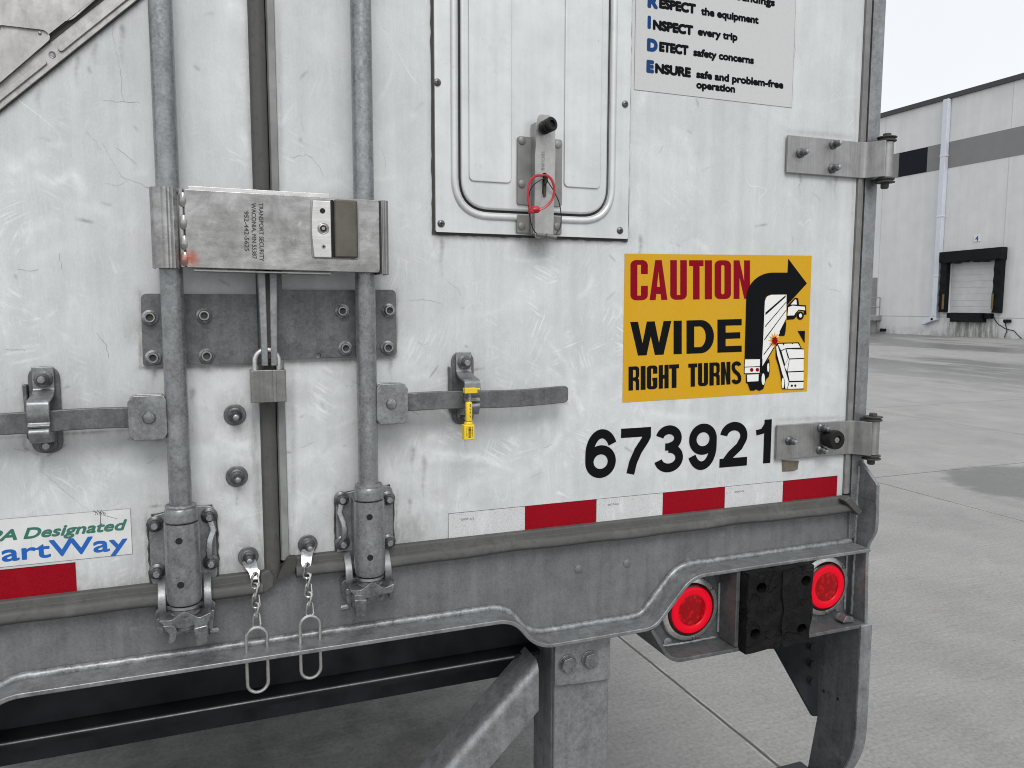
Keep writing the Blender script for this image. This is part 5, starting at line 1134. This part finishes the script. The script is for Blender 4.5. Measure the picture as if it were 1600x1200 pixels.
poly([(1246, 932), (1360, 927), (1359, 990), (1258, 992)], WHT); poly([(1256, 1003), (1359, 1000), (1358, 1046), (1244, 1050)], WHT); poly([(1220, 890), (1230, 868), (1250, 828), (1254, 836), (1240, 922)], WHT)
disc(1210, 1008, 9, 38, WHT); disc(1274, 1027, 8, 9, BLK); disc(1299, 1026, 8, 9, BLK); poly([(1205, 720), (1215, 738), (1222, 722)], BLK); poly([(1265, 716), (1280, 728), (1290, 716)], BLK)
obj('caution_decal', mb, [M['yellow'], M['ink'], M['redink'], M['white_ink'], M['orange']], dR, smooth=0)

# ------------------------------------------------------------------ removable things
# stainless lock bar clamped over both rods
lk = empty('lock_bar', (-1.21, -.06, 1.682), 'dented stainless lock bar clamped across both lock rods above the padlock', 'door lock')
mb = MB()
mb.prism(fillet([(-1.340, 1.686), (-1.050, 1.683), (-1.050, 1.799), (-1.340, 1.801)], [.002, .006, .006, .004], 4, True), -.0805, -.0775)
mb.prism([(-1.338, 1.686), (-1.052, 1.684), (-1.052, 1.688), (-1.338, 1.690)], -.0775, -.040); mb.prism([(-1.338, 1.797), (-1.052, 1.795), (-1.052, 1.799), (-1.338, 1.801)], -.0775, -.040)
obj('bar_body', mb, M['inox'], lk, bevel=.0012)
mb = MB(); mb.prism([(-1.334, 1.790), (-1.128, 1.790), (-1.128, 1.8055), (-1.334, 1.8065)], -.0760, -.0725); obj('back_channel', mb, M['inox_bright'], lk, bevel=.0006)
mb = MB(); mb.prism([(-1.330, 1.6835), (-1.128, 1.6815), (-1.128, 1.6795), (-1.330, 1.6815)], -.0765, -.030); obj('bottom_channel', mb, M['inox_dull'], lk)
def clamp(xa, xb, zc, seed):
    q = random.Random(seed); pr = []; n = 16
    for k in range(n+1):
        t = k/n; xx = xa+(xb-xa)*t; pr.append((xx, -.066-.014*math.sin(math.pi*min(1, max(0, t)))**.6+q.uniform(-.0010, .0010)))
    pr = [(xa-.0005, -.030)]+pr+[(xb+.0005, -.030)]
    L1 = offset_path(pr, .0014); L2 = offset_path(pr, -.0014)[::-1]; LL_ = L1+L2; n = len(pr); N = 2*n
    m = MB(); vs = [(a, c, zc-.0595) for a, c in LL_]+[(a, c, zc+.0585) for a, c in LL_]; fs = []
    for i in range(n-1): fs.append((i, i+1, N-2-i, N-1-i)); fs.append((N+N-1-i, N+N-2-i, N+i+1, N+i))
    fs += [(i, i+N, (i+1) % N+N, (i+1) % N) for i in range(N)]; m.add(vs, fs); return m
obj('clamp', clamp(-1.386, -1.349, 1.7445, 3), M['inox'], lk, smooth=25); obj('clamp', clamp(-1.0495, -1.034, 1.7405, 6), M['inox_dull'], lk, smooth=25, label='narrow ridged clamp end by the lock cylinder')
mb = MB(); mb.cyl((-1.3445, -.0735, 1.687), (-1.3445, -.0735, 1.802), .0042, 14)
for z in (1.785, 1.752, 1.722, 1.698): mb.lathe([(.0042, 0), (.0062, .004), (.0066, .010), (.0058, .017), (.0042, .021)], (-1.3415, -.0755, z-.010), (0, 0, 1), 14)
obj('hinge_knuckles', mb, M['inox'], lk)
mb = MB(); mb.prism(fillet([(-1.158, 1.704), (-1.083, 1.703), (-1.083, 1.796), (-1.158, 1.797)], .006, 4, True), -.0822, -.0804); obj('lock_recess', mb, M['inox_dull'], lk, bevel=.0006)
mb = MB(); lf = [(-1.128, 1.705), (-1.128, 1.7925), (-1.155, 1.7925)]+[(-1.155-.003*math.sin(R(a)), 1.7925-.0875*a/180) for a in range(20, 180, 20)]+[(-1.155, 1.705)]
mb.prism(lf, -.0900, -.0822); lfa = obj('lock_face', mb, M['inox_bright'], lk, bevel=.001)
mb = MB(); mb.lathe([(.0090, 0), (.0090, .0006), (.0080, .0010), (.0072, .0006), (.0066, .0010)], (-1.1405, -.0901, 1.750), (0, -1, 0), 28, 0); mb.cyl((-1.1405, -.0900, 1.750), (-1.1405, -.0914, 1.750), .0052, 18, 1); mb.cyl((-1.1405, -.0900, 1.750), (-1.1405, -.0920, 1.750), .0026, 12, 0)
mb.cyl((-1.1410, -.0898, 1.777), (-1.1410, -.0904, 1.777), .0042, 16, 1); mb.cyl((-1.1405, -.0898, 1.722), (-1.1405, -.0906, 1.722), .0034, 16, 0); mb.cyl((-1.1405, -.0898, 1.722), (-1.1405, -.0908, 1.722), .0018, 12, 1)
obj('keyway', mb, [M['inox_dull'], M['hole']], lk)
mb = MB(); V = []
for zz in (1.7055, 1.7945):
    V += [(-1.1245, -.0822, zz), (-1.0870, -.0822, zz), (-1.0870, -.0945, zz), (-1.0905, -.0985, zz), (-1.1160, -.1010, zz), (-1.1235, -.0995, zz)]
mb.add(V, [(5, 4, 3, 2, 1, 0), (6, 7, 8, 9, 10, 11)]+[(k, (k+1) % 6, (k+1) % 6+6, k+6) for k in range(6)]); obj('lock_shroud', mb, M['brown'], lk, bevel=.003, seg=3)
mb = MB(); mb.box(-1.1279, -1.1246, -.0930, -.0823, 1.706, 1.794); obj('shroud_gap', mb, M['hole'], lk)
mb = MB()
for s, u, va, vb in (('TRANSPORT SECURITY', 404.5, 317, 408), ('WACONIA, MN 55387', 393, 317, 404), ('952-442-5625', 381.5, 330, 392)):
    a, c = Q(u, va, -.081), Q(u, vb, -.081); letter(mb, s, a, ((a[0]+c[0])/2+(a[0]-c[0])*0, c[1]), .0064, -.0809, 0, .00022, nb=4)
obj('stamped_text', mb, M['gasket_dark'], lk, smooth=0)

# padlock
pk = empty('padlock', (-1.227, -.05, 1.475), 'brushed steel padlock hanging on the hasp below the lock bar', 'padlock')
M['padlock'] = stainless('padlock_steel', .18, .34, .30, (300, 300, 6), False)
mb = MB(); mb.prism(fillet([(-1.254, 1.4755), (-1.1995, 1.4755), (-1.1995, 1.5275), (-1.254, 1.5275)], .0015, 3, True), -.0545, -.0290); mb.prism([(-1.2205, 1.4757), (-1.2145, 1.4757), (-1.2145, 1.5273), (-1.2205, 1.5273)], -.0557, -.052)
obj('lock_body', mb, M['padlock'], pk, bevel=.003, seg=3)
mb = MB(); mb.tube([(-1.246, -.0395, 1.526), (-1.246, -.0395, 1.541)]+[(-1.2275-.0185*math.cos(R(a)), -.0395, 1.541+.0185*math.sin(R(a))) for a in range(15, 180, 15)]+[(-1.209, -.0395, 1.541), (-1.209, -.0395, 1.526)], .0043, 12); obj('shackle', mb, M['inox_bright'], pk)

# yellow bolt seal
bs = empty('bolt_seal', (-.898, -.075, 1.40), 'bright yellow bolt seal locking the handle to its catch', 'security seal')
sxc, sy = -.8985, -.0755
mb = MB(); mb.box(sxc-.009, sxc+.0135, sy-.009, sy+.004, 1.4805, 1.4895); mb.cyl((sxc+.010, sy-.002, 1.4862), (sxc+.020, sy-.002, 1.4867), .0022, 8); obj('seal_head', mb, M['yellowplastic'], bs, bevel=.0015)
mb = MB(); mb.cyl((sxc+.002, sy, 1.4805), (sxc+.002, sy, 1.463), .003, 12); obj('pin', mb, M['nut_light'], bs)
mb = MB(); mb.lathe([(.0058, 0), (.0058, .034), (.0045, .036)], (sxc+.0005, sy, 1.4295), (0, 0, 1), 16)
mb.lathe([(.0085, 0), (.0075, .005), (.006, .007)], (sxc, sy, 1.4255), (0, 0, 1), 8); mb.box(sxc-.0108, sxc+.0085, sy-.0085, sy+.0075, 1.3995, 1.4262); obj('seal_body', mb, M['yellowplastic'], bs, bevel=.0018)
mb = MB(); q = random.Random(2); zz = 1.4225
while zz > 1.4045:
    h = q.choice([.0004, .0006, .0010]); mb.flat([(sxc-.003, zz-h), (sxc+.0015, zz-h), (sxc+.0015, zz), (sxc-.003, zz)], [(0, 1, 2, 3)], sy-.0088); zz -= h+q.choice([.0004, .0007])
letter(mb, '4482631', (sxc+.0030, 1.4225), (sxc+.0030, 1.4045), .0022, sy-.0088, 0); letter(mb, '8263', (sxc+.0002, 1.462), (sxc+.0002, 1.4385), .0024, sy-.0061, 0); letter(mb, 'H-4482', (sxc-.0068, 1.421), (sxc-.0068, 1.406), .0017, sy-.0088, 0); obj('barcode', mb, M['ink'], bs, smooth=0)

# red plastic strap seal and a thin black wire seal on the hatch latch
rs = empty('strap_seal', (-.755, -.05, 1.80), 'red plastic strap seal looped through the vent hatch latch', 'security seal')
def P3(u, v, y): x, z = Q(u, v, y); return (x, y, z)
loop = [(846, 274, -.045), (856, 275, -.050), (863, 283, -.056), (866, 297, -.058), (863, 311, -.058), (855, 321, -.057), (845, 327, -.055), (836, 329, -.053), (828, 322, -.050), (825, 308, -.049), (825, 294, -.047), (829, 282, -.045), (837, 275, -.044)]
L = [Vector(P3(*p)) for p in loop]; sm = []
for i in range(len(L)):
    a, b_, c, d_ = L[i-1], L[i], L[(i+1) % len(L)], L[(i+2) % len(L)]
    for k in range(4):
        t = k/4; sm.append(.5*((2*b_)+(c-a)*t+(2*a-5*b_+4*c-d_)*t*t+(3*b_-a-3*c+d_)*t**3))
mb = MB(); mb.tube(sm, .0023, 8, True, flat=.55); obj('strap', mb, M['redplastic'], rs)
x, z = Q(834, 330, -.053); mb = MB(); mb.lathe([(.0055, 0), (.0062, .003), (.0062, .013), (.0045, .017)], (x-.008, -.055, z+.001), (1, -.25, .12), 18); mb.box(x-.010, x-.003, -.062, -.050, z-.004, z+.007); obj('connector', mb, M['redplastic'], rs, bevel=.001)
ws = empty('wire_seal', (-.74, -.045, 1.75), 'thin black wire seal with grey crimp below the vent latch', 'security seal')
def crom(Ls, n=6):
    out = []; Ls = [Vector(p) for p in Ls]
    for i in range(len(Ls)-1):
        a, b_, c, d_ = Ls[max(i-1, 0)], Ls[i], Ls[i+1], Ls[min(i+2, len(Ls)-1)]
        for k in range(n): t = k/n; out.append(.5*((2*b_)+(c-a)*t+(2*a-5*b_+4*c-d_)*t*t+(3*b_-a-3*c+d_)*t**3))
    return out+[Ls[-1]]
mb = MB(); mb.tube(crom([P3(*p) for p in ((853, 278, -.046), (840, 284, -.046), (829, 296, -.042), (826, 318, -.040), (829, 345, -.038), (835, 361, -.036), (845, 369, -.036))]), .0009, 6)
mb.tube(crom([P3(*p) for p in ((855, 282, -.046), (866, 300, -.040), (874, 318, -.034), (877, 342, -.032), (874, 358, -.034), (866, 368, -.036))]), .0009, 6); obj('wire', mb, M['blackp'], ws)
mb = MB(); a = Vector(P3(838, 366, -.037)); c = Vector(P3(869, 371, -.037)); mb.cyl(a, a+(c-a)*.45, .0032, 10); mb.cyl(a+(c-a)*.47, c, .0046, 12); obj('crimp', mb, M['edge'], ws, bevel=.001)
